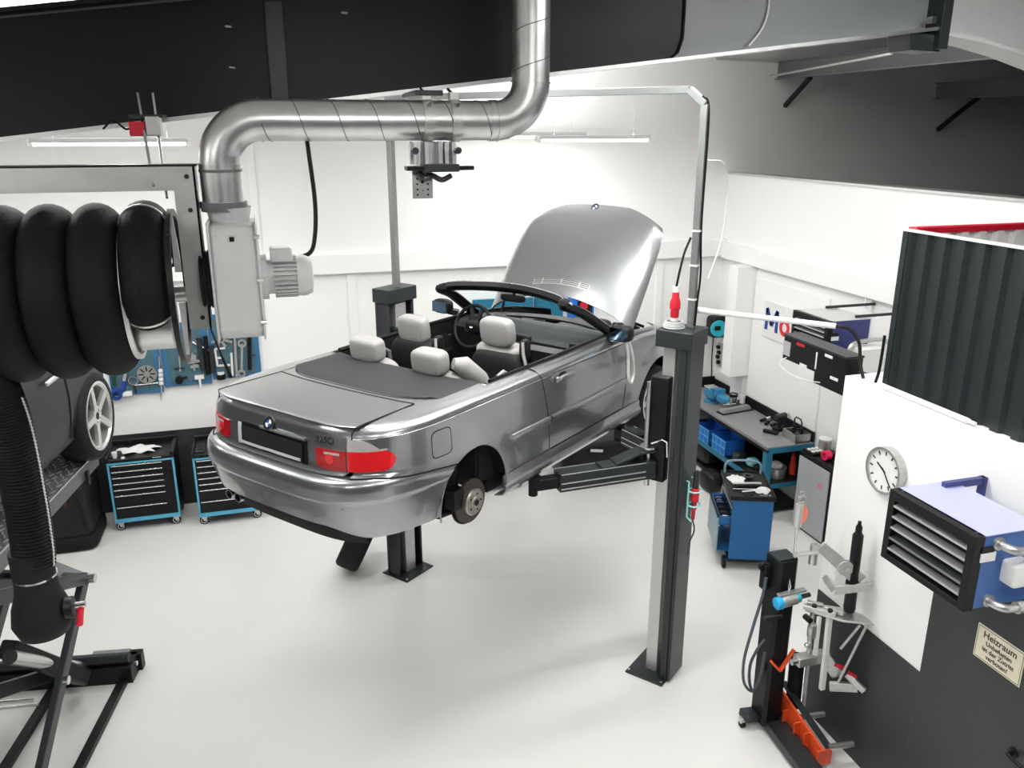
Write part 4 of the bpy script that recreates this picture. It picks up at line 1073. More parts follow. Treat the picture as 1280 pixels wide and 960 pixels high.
# ================================================================ LEFT BAY: SCISSOR LIFT, DARK CAR, BAG
RA=R(9.2); rd=Vec((math.sin(RA),math.cos(RA),0)); rn=Vec((-math.cos(RA),math.sin(RA),0))   # along ramp (away), to its left
O=Vec((-1.398,6.483,0))
W6=lambda u,v,z: O+rd*u+rn*v+Vec((0,0,z))
def bx6(m,u0,u1,v0,v1,z0,z1):
    vs=[W6(u,v,z) for z in (z0,z1) for u,v in ((u0,v0),(u1,v0),(u1,v1),(u0,v1))]
    return m.add(vs,[(3,2,1,0),(4,5,6,7),(0,1,5,4),(1,2,6,5),(2,3,7,6),(3,0,4,7)])
M['rampgrey']=mat('ramp_plate',(.10,.105,.105),.45)
SL=thing('scissor_lift','black scissor lift with raised checker plate ramp at the left edge','scissor lift',W6(-1.2,.4,0))
rp=bx6(MB(),-4.3,.06,0,.62,1.93,2.045).build('ramp',M['rampgrey'],SL,bevel=.004)
m=MB()
for i in range(60):
    for j in range(9):
        u=-2.9+i*.05; v=.03+.063*j+(.03 if i%2 else 0); c=W6(u,v,2.047); dd=rd*.021+rn*(.010 if (i+j)%2 else -.010)
        m.bar(c-dd,c+dd,.010,.005)
tr=m.build('tread_pattern',M['alu'],rp,smooth=0); tr['kind']='stuff'
bx6(MB(),-4.3,.06,-.010,0.012,2.040,2.054).build('ramp_edge',M['galv'],rp,bevel=.003)
m=MB(); bx6(m,-4.3,.10,1.55,2.15,1.93,2.045); m.build('ramp',M['lift'],SL,bevel=.004)
bx6(MB(),-.26,-.22,-.03,-.01,1.90,2.0).build('ramp_latch',M['black'],rp)
# floor frame
m=MB(); bx6(m,-.02,.20,-.02,1.15,0,.16); m.build('base_channel',M['black_steel'],SL,bevel=.006)
bx6(MB(),.03,.23,.05,.35,.16,.168).build('channel_lid',M['grey_steel'],SL)
m=MB(); bx6(m,.15,.23,-.05,.12,.0,.16); m.build('end_shoe',M['black_steel'],SL,bevel=.004)
for v,l in ((.02,2.4),(.55,2.4)):
    bx6(MB(),-l,.02,v,v+.07,0,.05).build('base_rail',M['black_steel'],SL,bevel=.004)
def armx(u0,z0,u1,z1,v,w=.05,h=.09,name='scissor_arm',mt='lift'):
    return MB().bar(W6(u0,v,z0),W6(u1,v,z1),w,h).build(name,M[mt],SL,bevel=.005)
armx(-2.0,.10,-.42,1.22,.05); armx(-2.0,.10,-.42,1.22,.57); 
MB().cyl(W6(.04,-.0,.21),W6(.04,1.3,.21),.045,n=18).build('torsion_tube',M['lift'],SL); armx(.05,.14,-1.9,1.20,.50,.05,.10,mt='black_steel')
armx(-.42,1.22,-1.9,1.92,.05); armx(-.42,1.22,-1.9,1.92,.57); armx(-1.9,1.20,-.3,1.90,.50,mt='black_steel')
MB().bar(W6(-.42,-.02,1.22),W6(-.42,.62,1.30),.05,.05).build('cross_tube',M['lift'],SL,bevel=.005)
MB().bar(W6(-.42,.04,1.20),W6(-.30,.62,1.44),.14,.02).build('cross_plate',M['grey_steel'],SL,bevel=.003)
MB().bar(W6(-.2,.28,.22),W6(-.85,.45,.95),.13,.13).build('cylinder_cover',M['black_steel'],SL,bevel=.02)
MB().cyl(W6(-.05,.35,.20),W6(-1.0,.36,.98),.05).build('hydraulic_cylinder',M['steel'],SL)
m=MB(); m.cyl(W6(-.55,.5,.30),W6(-.55,.9,.30),.016); m.cyl(W6(-.5,.5,.22),W6(-.5,1.0,.20),.012); m.build('hydraulic_pipe',M['steel'],SL)
for a_,b_,r_ in ((W6(-1.05,.02,.80),W6(-1.05,-.01,.80),.03),(W6(-.42,.03,1.22),W6(-.42,-.03,1.22),.035),(W6(.08,-.02,.12),W6(.08,-.04,.12),.02)): MB().cyl(a_,b_,r_).build('pivot_bolt',M['steel'],SL)
m=MB(); bx6(m,-1.1,-.8,.62,.75,.55,1.25); bx6(m,-1.05,-.85,.55,.62,.75,.83); m.build('valve_block',M['galv'],SL,bevel=.006)
# dark car on the ramp ------------------------------------------------
fo=W6(0,.0,0); DC=thing('dark_car','dark coupe with five spoke alloy wheels standing on the scissor lift ramp','car',W6(-1.45,.775,2.05))
def D(x,y,z): return W6(x-1.45-.0,.775+y,2.05+z)      # x forward (away from camera), y left, origin mid wheelbase
wb=1.36
WLD=[(.20,.80,2.05),(.32,.84,2.15),(.48,.865,2.2),(.62,.872,2.2),(.78,.862,2.15),(.90,.835,2.0),(.95,.78,1.9)]
def dp(x,z,s):
    w,xe=lerp(WLD,z); k=max(0,(abs(x)-1.2)/(xe-1.2)); y=w*(1-.42*min(1,k)**3.2)
    top=.95-.10*max(0,(x-.4)/1.7)**1.5 if x>.4 else .95-.04*max(0,(-x-.8)/1.3)
    zz=z if z<.5 else .5+(z-.5)*(top-.5)/.45
    return D(x,s*y,zz)
for s in (-1,1):
    def dfn(i,j,s=s):
        x=-2.1+4.2*i
        lo=.30
        for cx in (-wb,wb):
            d=abs(x-cx)
            if d<.35: lo=max(lo,.31+math.sqrt(.35**2-d*d))
        return dp(x,lo+(.95-lo)*j,s)
    MB().grid(dfn,120,20).build('body_side',M['dark_paint'],DC,smooth=40,solid=.012)
    m=MB(); m.rbox(D(-.62,s*.875,.80),(.03,.20,.03),3) if False else m.bar(D(.60,s*.885,.80),D(.80,s*.885,.805),.025,.03)
    m.build('door_handle',M['rim'],DC,bevel=.008)
    m=MB(); m.tube([dp(-.36,.30+.63*k/10,s)+rn*s*.002 for k in range(11)],.005,5); m.tube([dp(.93,.30+.63*k/10,s)+rn*s*.002 for k in range(11)],.005,5); m.build('door_gap',M['void'],DC)
    MB().grid(lambda i,j,s=s: D(wb+.36*math.cos(R(-10+200*i)),s*(.85-.4*j),.31+.36*math.sin(R(-10+200*i))),24,2).build('wheel_arch_liner',M['void'],DC)
    MB().grid(lambda i,j,s=s: D(-wb+.36*math.cos(R(-10+200*i)),s*(.85-.4*j),.31+.36*math.sin(R(-10+200*i))),24,2).build('wheel_arch_liner',M['void'],DC)
    MB().bar(D(-1.0,s*.81,.30),D(1.0,s*.81,.30),.06,.06).build('sill',M['dark_paint'],DC,bevel=.02)
    m=MB(); m.bar(D(.62,s*.98,1.0),D(.66,s*.90,.98),.12,.10); m.build('door_mirror',M['dark_paint'],DC,bevel=.03)
MB().grid(lambda i,j: dp(-2.0+4.0*i,.95,1)*(1-j)+dp(-2.0+4.0*i,.95,-1)*j+Vec((0,0,.03*math.sin(PI*j))),30,8).build('deck_panel',M['dark_paint'],DC,smooth=40)
MB().grid(lambda i,j: dp(-2.05,.22+.73*j,-1)*(1-i)+dp(-2.05,.22+.73*j,1)*i-rd*(.12*math.sin(PI*i)),10,6).build('rear_panel',M['dark_paint'],DC,smooth=40)
MB().grid(lambda i,j: dp(2.05,.22+.73*j,-1)*(1-i)+dp(2.05,.22+.73*j,1)*i+rd*(.12*math.sin(PI*i)),10,6).build('front_panel',M['dark_paint'],DC,smooth=40)
rf=[(-1.75,.92),(-1.1,1.28),(-.4,1.38),(.2,1.35),(1.05,.95)]
MB().grid(lambda i,j: (lambda x,z: D(x,(2*j-1)*(.70-.16*(z-.92)/.46),z+.02*math.sin(PI*j)))(*(lambda q:(q.x,q.z))(Vec((lerp([(a,b,0) for a,b in [(k/4,r[0]) for k,r in enumerate(rf)]],i)[0],0,lerp([(k/4,r[1]) for k,r in enumerate(rf)],i)[0])))),24,8).build('roof',M['dark_paint'],DC,smooth=40)
for s in (-1,1):
    MB().prism([D(-1.5,s*.70,.95),D(-1.05,s*.585,1.24),D(-.4,s*.555,1.33),(D(.2,s*.565,1.30)),D(.95,s*.695,.95)],rn*s*.006).build('side_window',M['void'],DC,smooth=0)
m=MB()
for a,b_ in ((-1.95,1.95),): m.add([D(a,-.7,.2),D(b_,-.7,.2),D(b_,.7,.2),D(a,.7,.2)],[(0,1,2,3)])
m.build('underbody',M['void'],DC,solid=.04)
def CBD(mb,name,mats,parent=None,**k): return mb.build(name,mats,parent or DC,**k)
for cx in (-wb,wb):
    for s in (-1,1): wheel(CBD,D(cx,s*.775,.325),rn*s,.33,.245,.23,5,M['rubber'],M['rim'],False,'wheel')
# black tarpaulin bag on the floor
BG=thing('storage_bag','black tarpaulin cover with faded red lettering beside the left tool chest','bag',(-2.35,9.45,0))
m=MB(); m.rbox((-2.40,9.42,.52),(.62,.75,.92),7,32,18); bg=m.build('cover',M['bag'],BG,smooth=60)
m=MB(); m.rbox((-2.42,9.38,.09),(.72,.72,.17),8,28,10); m.build('base_pad',M['rubber'],BG,smooth=60)
MB().bb((-2.52,9.038,.55),(-2.30,9.045,.60)).build('red_print',mat('faded_red_print',(.10,.008,.01),.5),BG)
m=MB(); m.tube(spline([(-2.2,9.04,.62),(-2.15,9.03,.45),(-2.14,9.03,.28)]),.012,6); m.build('strap',M['black'],BG)
# ================================================================ TOOL CHESTS ALONG THE BACK WALL
def chest(x,y,label):
    t=thing('tool_chest',label,'tool chest',(x,y,0),0,'black roller tool chests with light blue frames')
    k=dict(world=False)
    bd=MB().bb((0,.012,.135),(.69,.50,.86)).build('body',M['black'],t,bevel=.006,**k)
    m=MB(); m.bb((-.005,-.004,.135),(.018,.014,.835)); m.bb((.672,-.004,.135),(.695,.014,.835)); m.bb((-.005,-.006,.115),(.695,.02,.163)); m.bb((-.005,-.004,.822),(.695,.014,.842)); m.build('front_frame',M['ltblue'],t,bevel=.002,**k)
    zs=[.818,.745,.672,.599,.526,.453,.310,.168]
    for a,b in zip(zs,zs[1:]):
        if a-b<.07: continue
        d=MB().bb((.022,-.006,b+.004),(.668,.014,a-.002)).build('drawer',M['black'],t,bevel=.003,**k)
        MB().bb((.034,-.014,a-.014),(.565,-.005,a-.003)).build('handle_strip',M['chrome'],d,bevel=.001,**k)
    tp=MB().bb((-.01,-.01,.858),(.70,.505,.882)).build('top_tray',M['black'],t,bevel=.006,**k)
    m=MB(); m.bb((-.01,.47,.88),(.70,.505,.94)); m.bb((.655,-.01,.88),(.70,.505,.92)); m.bb((-.01,-.01,.88),(.012,.505,.91)); m.bb((.012,.06,.88),(.13,.47,.895)); m.build('tray_rim',M['black'],tp,bevel=.008,**k)
    for px,py in ((.07,.16),(.07,.26),(.07,.36)): MB().pipe((px,py,.893),(px,py,.899),.037,.028,18).build('tray_cup',M['black_steel'],tp,**k)
    for i,(cx,cy) in enumerate(((.05,.06),(.64,.06),(.05,.44),(.64,.44))):
        c=MB().box((cx,cy,.105),(.07,.06,.03)).add([(cx-.03,cy-.025,.10),(cx+.03,cy-.025,.10),(cx+.012,cy-.025,.045),(cx-.012,cy-.025,.045),(cx-.03,cy+.025,.10),(cx+.03,cy+.025,.10),(cx+.012,cy+.025,.045),(cx-.012,cy+.025,.045)],[(0,1,2,3),(7,6,5,4),(0,3,7,4),(1,5,6,2)]).build('caster',M['rim'],t,**k)
        MB().lathe([(.035,-.014),(.05,-.012),(.05,.012),(.035,.014)],(cx-.01,cy,.05),(0,1,0),24).build('caster_wheel',M['rubber'],c,smooth=40,**k)
        MB().pipe((cx-.01,cy-.017,.05),(cx-.01,cy+.017,.05),.036,.028,20).build('wheel_ring',M['rim'],c,smooth=40,**k)
    if True:
        m=MB(); 
        for i in range(5): m.bb((.48+.018*i,-.013,.866),(.492+.018*i,-.0105,.876))
        m.build('maker_mark',M['whitepl'],tp,smooth=0,**k)['kind']='stuff'
    return t
ch=chest(-1.925,9.405,'black tool chest with blue frame, white rag on top, left of the convertible bumper')
dup(ch,(-1.02,9.30,0),0,'black tool chest with blue frame half hidden behind the convertible bumper')
dup(ch,(2.20,9.27,0),0,'black tool chest with blue frame seen through the empty rear wheel arch')
# rag and cup on the chest
m=MB()
def rag(i,j):
    a=2*PI*i; r=.15*j*(1+.22*math.sin(5*a)+.12*math.sin(9*a+1)); return Vec((-1.62+r*1.35*math.cos(a),9.64+r*.75*math.sin(a),.893+.045*(1-j)+.015*math.sin(7*a+j*9)*j))
m.grid(rag,48,10); single(m,'rag','crumpled white rag on the left tool chest','rag',M['cloth'],solid=.004,smooth=60,ref=(-1.62,9.64,.8))
m=MB().lathe([(.0,0),(.022,0),(.030,.07),(.027,.07),(.02,.005)],(-1.845,9.47,.882),(0,0,1),16); single(m,'paper_cup','small white cup at the left front corner of the left tool chest','cup',M['whitepl'])
m=MB().box((-1.755,9.42,.892),(.035,.025,.02)); single(m,'white_tag','tiny white tag at the front edge of the left tool chest','tag',M['whitepl'],bevel=.003)
# black wheeled trolley behind the lift arm
BT=thing('floor_trolley','low black wheeled trolley on the floor behind the near lift arm','trolley',(3.9,9.35,0))
MB().rbox((3.92,9.36,.33),(1.15,.62,.52),8,32,12).build('cover',M['bag'],BT,smooth=50)
MB().bb((3.40,9.10,.06),(4.44,9.62,.10)).build('base',M['black'],BT,bevel=.01)
for x,y in ((3.5,9.12),(4.2,9.08),(3.5,9.6),(4.35,9.6)):
    c=MB().cyl((x-.015,y,.035),(x+.015,y,.035),.035,n=16).build('caster_wheel',M['rubber'],BT); MB().box((x+.02,y,.06),(.03,.05,.05)).build('caster_fork',M['rim'],c)
MB().box((3.78,9.035,.50),(.17,.006,.035),0,(0,R(8),0)).build('white_label',M['whitepl'],BT)
# ================================================================ PEGBOARDS AND TOOLS
def peg(x0,x1,z0,z1,label):
    t=thing('pegboard',label,'pegboard',((x0+x1)/2,9.97,z0),0,None)
    m=MB().bb((x0,9.955,z0),(x1,9.999,z1)); m.build('panel',M['pegblue'],t,bevel=.003)
    m=MB(); m.bb((x0+.06,9.95,z0+.04),(x1-.06,9.956,z1-.05)); m.build('perforated_field',mat('pegboard_field',(.06,.13,.165),.5,nscale=40,nvar=.4),t,smooth=0)
    m=MB(); m.bb((x0,9.948,z0),(x0+.012,9.96,z1)); m.bb((x1-.012,9.948,z0),(x1,9.96,z1)); m.build('edge_strip',M['pegblue'],t)
peg(-1.87,-1.315,1.46,2.23,'left blue pegboard of three, behind the hose reel')
peg(-1.295,-.775,1.52,2.27,'middle blue pegboard of three, between reel and fan')
peg(-.755,-.205,1.57,2.34,'right blue pegboard of three, below the extractor fan')
YT=9.932
def tool(name,label,parts,cat='tool',group=None):
    """parts: list of (part name, mesh, material); a single part makes a one-mesh thing."""
    if len(parts)==1: return single(parts[0][1],name,label,cat,parts[0][2],group,smooth=40)
    b=parts[0][1].v; t=thing(name,label,cat,b[0].copy(),0,group)
    for n,m,mm in parts: m.build(n,mm,t,smooth=40)
    return t
V=lambda x,z,y=YT: Vec((x,y,z))
rod=lambda a,b,r,r2=None,n=12: MB().cyl(V(*a),V(*b),r,r2,n)
disc=lambda c,r,h=.03,n=28: MB().cyl(V(c[0],c[1],YT+.015),V(c[0],c[1],YT+.015-h),r,n=n)
hoop=lambda c,ro,ri,h=.02: MB().pipe(V(c[0],c[1],YT+.01),V(c[0],c[1],YT+.01-h),ro,ri,24)
def wrench(a,b,w=.022,ring=.035,open_=True):
    A,B=V(*a),V(*b); d=(B-A).normalized(); m=MB().bar(A,B,w*.5,w,(0,1,0)); m.pipe(A+Vec((0,.008,0)),A-Vec((0,.008,0)),ring,ring*.55,20)
    if open_:
        n=Vec((d.z,0,-d.x)); m.bar(B,B+d*.03+n*.022,.012,.022,(0,1,0)); m.bar(B,B+d*.03-n*.022,.012,.022,(0,1,0))
    return m
tool('tape_ring','dark blue ring at the bottom left corner of the left pegboard',[('ring',hoop((-1.815,1.485),.065,.035,.05),M['logoblue'])])
tool('blue_sleeve_tool','slanted tool with dark blue handle beside the blue ring on the left pegboard',[('handle',rod((-1.755,1.50),(-1.715,1.64),.03,.026),M['logoblue']),('shaft',rod((-1.715,1.64),(-1.685,1.76),.024),M['steel'])])
tool('green_screwdriver','dark green long handled tool on the left edge of the left pegboard',[('handle',rod((-1.825,1.60),(-1.815,1.80),.022),mat('dark_green_handle',(.01,.05,.03),.5)),('tip',rod((-1.815,1.80),(-1.812,1.90),.018),M['whitepl'])])
tool('strap_wrench','steel ring tool hanging between blue handle and slotted disc',[('ring',hoop((-1.62,1.635),.055,.042),M['steel']),('stem',rod((-1.62,1.58),(-1.61,1.48),.014),M['lift'])])
d=disc((-1.465,1.70),.108); sl=MB()
for k in range(8):
    a=2*PI*k/8; sl.bar(V(-1.465+.035*math.cos(a),1.70+.035*math.sin(a),YT-.0155),V(-1.465+.09*math.cos(a),1.70+.09*math.sin(a),YT-.0155),.014,.003,(0,1,0))
tool('slotted_disc','round light grey disc with eight dark slots on the left pegboard',[('disc',d,M['cast']),('slots',sl,M['void'])])
t=thing('socket_rail','vertical rail with four white sockets on the left pegboard','socket rail',(-1.32,YT,1.45)); MB().cyl(V(-1.315,1.90),V(-1.335,1.46),.008).build('rail',M['steel'],t)
for k in range(4): MB().cyl(V(-1.318-.003*k,1.745-.05*k),V(-1.318-.003*k,1.708-.05*k),.026,n=16).build('socket',M['whitepl'],t,bevel=.004)
tool('straight_rod','long horizontal steel rod low on the left pegboard',[('rod',rod((-1.62,1.575),(-1.36,1.582),.011),M['steel'])])
tool('white_block','white plastic block on the bottom edge of the left pegboard',[('block',MB().box(V(-1.70,1.485),(.10,.05,.05)),M['whitepl'])])
tool('slim_puller','slim vertical steel tool on the left half of the middle pegboard',[('shaft',rod((-1.096,1.89),(-1.106,1.70),.011),M['steel']),('grip',rod((-1.17,1.74),(-1.05,1.74),.012),M['lift'])])
tool('black_ball_tool','black round knob tool at the bottom of the middle pegboard',[('knob',disc((-1.128,1.60),.045,.05),M['black']),('stem',rod((-1.128,1.60),(-1.04,1.63),.012),M['black'])])
tool('angled_bar','bright angled bar sloping across the middle pegboard',[('bar',rod((-.945,2.045),(-.765,1.935),.013),M['chrome'])])
tool('white_tee_tool','white T shaped tool at the bottom of the middle pegboard',[('head',MB().box(V(-.905,1.615),(.10,.04,.045)),M['whitepl']),('stem',rod((-.905,1.60),(-.905,1.48),.017,.012),M['whitepl'])])
m=MB(); m.box(V(-.95,1.86),(.07,.05,.07)); m.bar(V(-1.01,1.80),V(-.88,1.815),.04,.03); m.bar(V(-.99,1.75),V(-.90,1.76),.04,.04); m.cyl(V(-.95,1.92),V(-.95,1.70),.016)
tool('bearing_puller','stacked steel puller block in the centre of the middle pegboard',[('block',m,M['cast'])])
tool('pry_bar','long black pry bar on the right edge of the middle pegboard',[('bar',rod((-.79,2.10),(-.805,1.64),.026),M['black'])])
tool('round_bar','thick grey bar beside the black pry bar on the middle pegboard',[('bar',rod((-.865,2.08),(-.855,1.70),.032),M['lift'])])
m=MB()
for a,b in (((-.70,1.94),(-.585,1.945)),((-.70,1.94),(-.69,1.73)),((-.69,1.735),(-.55,1.735)),((-.69,1.83),(-.63,1.83))): m.bar(V(*a),V(*b),.022,.022,(0,1,0))
tool('clamp_frame','white G clamp frame in the left half of the right pegboard',[('frame',m,M['whitepl'])])
m=MB(); m.bar(V(-.73,2.02),V(-.63,2.06),.03,.025,(0,1,0)); m.bar(V(-.63,2.06),V(-.50,2.01),.03,.025,(0,1,0)); m.bar(V(-.63,2.06),V(-.67,1.96),.03,.022,(0,1,0)); m.bar(V(-.63,2.06),V(-.58,1.96),.03,.022,(0,1,0))
tool('three_arm_puller','grey spread arm puller below the fan on the right pegboard',[('arms',m,M['cast']),('hub',disc((-.63,2.06),.03,.05),M['lift'])])
tool('cotton_ball','white rounded block below the fan on the right pegboard',[('block',MB().rbox(V(-.525,2.10),(.10,.06,.09),3),M['whitepl'])])
tool('ring_spanner','large steel ring spanner on the right pegboard',[('spanner',wrench((-.393,1.985),(-.43,1.64),.05,.05,False).pipe(V(-.432,1.62,YT+.008),V(-.432,1.62,YT-.008),.045,.024,20),M['cast'])])
tool('steel_bar','long steel bar left of the ring spanner on the right pegboard',[('bar',rod((-.46,2.18),(-.49,1.59),.020),M['steel'])])
tool('thin_steel_bar','shorter thin steel bar second left of the ring spanner',[('bar',rod((-.525,1.88),(-.535,1.60),.014),M['whitepl'])])
tool('black_bar_tool','black bar tool with side pin at the right of the right pegboard',[('bar',rod((-.305,2.06),(-.335,1.66),.024),M['black']),('pin',rod((-.34,1.83),(-.25,1.835),.012),M['lift'])])
tool('black_whip_rod','thin black rod lying aslant over the right pegboard',[('rod',MB().tube([V(-.73,2.25,9.87),V(-.64,1.90,9.86),V(-.55,1.60,9.86)],[.008,.012,.022],8),M['black'])])
tool('capped_jar','small dark jar with white lid at the foot of the right pegboard',[('jar',rod((-.665,1.57),(-.665,1.63),.05),M['black']),('lid',rod((-.665,1.63),(-.665,1.655),.04),M['whitepl'])])
tool('hanging_clip','steel clip hanging under the left pegboard',[('clip',rod((-1.348,1.46),(-1.352,1.37),.013,.006),M['cast'])])
tool('grey_sleeve','grey sleeve hanging at the left of the right pegboard',[('sleeve',rod((-.74,1.98),(-.745,1.66),.03),M['lift'])])
for x,l in ((2.42,'left teal panel on back wall seen through the windscreen'),(2.83,'middle teal panel on back wall seen through the windscreen'),(3.24,'right teal panel on back wall seen through the windscreen')):
    t=thing('wall_panel',l,'pegboard',(x+.25,9.97,1.75)); MB().bb((x,9.955,1.75),(x+.39,9.999,2.34)).build('panel',M['teal'],t,bevel=.003); MB().bb((x,9.945,1.75),(x+.014,9.958,2.34)).build('edge_strip',M['blue'],t)
FB=thing('wall_box','blue wall box with a round red mark above the windscreen edge','box',(3.85,9.93,2.0)); MB().bb((3.70,9.86,2.0),(4.02,9.999,2.36)).build('box',M['crate'],FB,bevel=.004)
MB().bb((3.79,9.85,2.04),(3.99,9.862,2.30)).build('dark_front',M['black'],FB); MB().cyl((3.87,9.853,2.20),(3.87,9.835,2.20),.055,n=20).build('red_button',M['red'],FB)
# ================================================================ WORKBENCH IN THE RIGHT CORNER
WBN=thing('workbench','blue framed workbench with dark top along the right wall','workbench',(5.62,8.7,0))
MB().bb((5.31,7.64,.862),(5.925,9.95,.90)).build('bench_top',mat('bench_top_steel',(.22,.22,.22),.38,nscale=9,nvar=.25),WBN,bevel=.004)
MB().bb((5.305,7.635,.835),(5.325,9.95,.866)).build('front_edge',M['black'],WBN)
MB().bb((5.33,7.632,.82),(5.925,7.66,.885)).build('end_edge',M['teal'],WBN)
MB().bb((5.905,7.64,.90),(5.93,9.95,1.02)).build('backsplash',M['black'],WBN,bevel=.003)
MB().bb((5.31,9.93,.90),(5.925,9.955,1.05)).build('end_backsplash',M['black'],WBN,bevel=.003)
for x,y in ((5.35,7.68),(5.88,7.68),(5.35,9.88),(5.88,9.88)): MB().bb((x-.04,y-.04,0),(x+.04,y+.04,.862)).build('leg',M['teal'],WBN,bevel=.004)
MB().bb((5.33,7.66,.40),(5.92,9.93,.42)).build('shelf',M['black'],WBN)
MB().bb((5.315,7.66,.365),(5.335,9.93,.425)).build('shelf_edge',M['teal'],WBN); MB().bb((5.33,7.645,.37),(5.92,7.665,.42)).build('shelf_end_edge',M['teal'],WBN)
MB().bb((5.90,7.68,.42),(5.92,9.93,.86)).build('back_panel',M['black'],WBN)
MB().bb((5.36,7.72,.04),(5.9,9.9,.07)).build('floor_shelf',M['black'],WBN)
# vise
M['viseblue']=mat('vise_blue',(.03,.20,.36),.4)
VI=thing('bench_vise','blue bench vise on the far end of the workbench','vise',(5.55,9.30,.90))
MB().lathe([(.11,0),(.11,.02),(.07,.04),(.06,.09)],(5.55,9.33,.90),(0,0,1),20).build('swivel_base',M['viseblue'],VI)
m=MB(); m.rbox((5.53,9.30,1.03),(.15,.26,.14),4); m.box((5.53,9.20,1.08),(.14,.05,.09)); m.build('fixed_jaw',M['viseblue'],VI,smooth=40)
m=MB(); m.rbox((5.55,9.06,1.02),(.12,.22,.10),4); m.box((5.55,9.15,1.08),(.14,.04,.09)); m.build('moving_jaw',M['viseblue'],VI,smooth=40)
MB().cyl((5.55,8.96,1.0),(5.55,8.87,1.0),.02).cyl((5.46,8.89,1.0),(5.64,8.89,1.0),.008).build('screw_handle',M['steel'],VI)
MB().box((5.53,9.33,1.105),(.14,.16,.014)).build('anvil_plate',M['alu'],VI)
def crate(y,label):
    t=thing('storage_crate',label,'crate',(5.48,y,.42),0,'blue plastic crates on the bench shelf')
    m=MB(); m.bb((-.14,-.17,0),(.14,.17,.012)); m.bb((-.14,-.17,0),(-.128,.17,.20)); m.bb((.128,-.17,0),(.14,.17,.20)); m.bb((-.14,-.17,0),(.14,-.158,.20)); m.bb((-.14,.158,0),(.14,.17,.20)); m.build('crate_body',M['crate'],t,world=False,bevel=.003)
    m=MB()
    for k in range(4): m.bb((-.148,-.165+.1*k,0),(-.14,-.155+.1*k,.20))
    for z in (.0,.095,.185): m.bb((-.148,-.17,z),(-.14,.17,z+.012))
    m.build('crate_ribs',M['ltblue'],t,world=False,smooth=0)
    MB().bb((-.155,-.18,.195),(.15,.18,.215)).build('crate_rim',M['crate'],t,world=False,bevel=.003) if False else None
crate(9.16,'blue plastic crate on the bench shelf, farther of the two under the vise'); crate(8.74,'blue plastic crate on the bench shelf, nearer of the two beside the post')
# things on the bench
t=thing('paint_can','steel paint can standing on a dark tray near the vise','can',(5.74,9.12,.93)); MB().cyl((5.74,9.12,.93),(5.74,9.12,1.05),.055,n=24).build('can',M['chrome'],t); MB().pipe((5.74,9.12,1.045),(5.74,9.12,1.058),.058,.05,24).build('lid',M['lift'],t)
MB().cyl((5.74,9.12,1.02),(5.74,9.12,1.046),.0556,n=24,caps=False).build('label_band',M['black'],t)
single(MB().lathe([(0,0),(.035,0),(.042,.11),(.039,.11),(.03,.005)],(5.85,9.08,.93),(0,0,1),20),'white_cup','white cup beside the paint can on the workbench','cup',M['whitepl'])
single(MB().bb((5.66,8.98,.90),(5.90,9.22,.93)),'drip_tray','dark square tray under can and cup on the workbench','tray',M['black'],bevel=.006)
t=thing('long_housing','long flat grey housing lying across the workbench','part',(5.62,8.88,.90)); MB().box((5.63,8.88,.935),(.46,.12,.06),R(8),tap=.9,tapy=.6).build('housing',mat('grey_housing',(.22,.215,.21),.45),t,bevel=.012); MB().box((5.63,8.88,.908),(.49,.14,.016),R(8)).build('base',M['black'],t,bevel=.004)
for i,(x,y,a,l,c) in enumerate(((5.80,8.45,20,'black and white hand tool farthest in the cluster against the backsplash','whitepl'),(5.78,8.35,35,'steel hand tool in the middle of the cluster against the backsplash','steel'),(5.83,8.26,15,'white tipped hand tool nearest in the cluster against the backsplash','whitepl'))):
    t=thing('hand_tool',l,'tool',(x,y,.90)); dx,dy=.09*math.cos(R(a)),.09*math.sin(R(a)); MB().cyl((x-dx,y-dy,.92),(x,y,.925),.020,n=12).build('grip',M['black'],t); MB().cyl((x,y,.925),(x+dx,y+dy,.93),.014,n=12).build('shank',M[c],t)
t=thing('cordless_drill','black cordless drill standing on its battery on the workbench','drill',(5.76,8.10,.90)); MB().box((5.76,8.1,0.925),(.13,.10,.05),.3).build('battery',M['black'],t,bevel=.008); MB().cyl((5.76,8.1,0.94),(5.775,8.12,1.05),.026,n=14).build('grip',M['black'],t); MB().cyl((5.7,8.1,1.075),(5.86,8.14,1.075),.036,n=16).build('motor_body',M['lift'],t); MB().cyl((5.86,8.14,1.075),(5.92,8.155,1.075),.02,n=12).build('chuck',M['steel'],t)
t=thing('angle_grinder','small black tool with a lead at the front of the workbench','tool',(5.60,8.02,.90)); MB().cyl((5.55,8.10,.925),(5.64,7.98,.925),.024,n=14).build('body',M['black'],t); MB().cyl((5.64,7.98,.905),(5.64,7.98,.94),.03,n=14).build('head',M['black'],t); MB().tube(spline([(5.62,8.0,.925),(5.68,8.02,.91),(5.72,8.04,.905)]),.006,6).build('lead',M['black'],t)
single(MB().lathe([(0,0),(.055,0),(.055,.12),(.048,.12),(.045,.01)],(5.85,7.85,.90),(0,0,1),22),'black_tub','open black tub near the near end of the workbench','tub',M['black'])
t=thing('carry_caddy','grey metal caddy with hoop handle at the near end of the workbench','caddy',(5.78,7.70,.90))
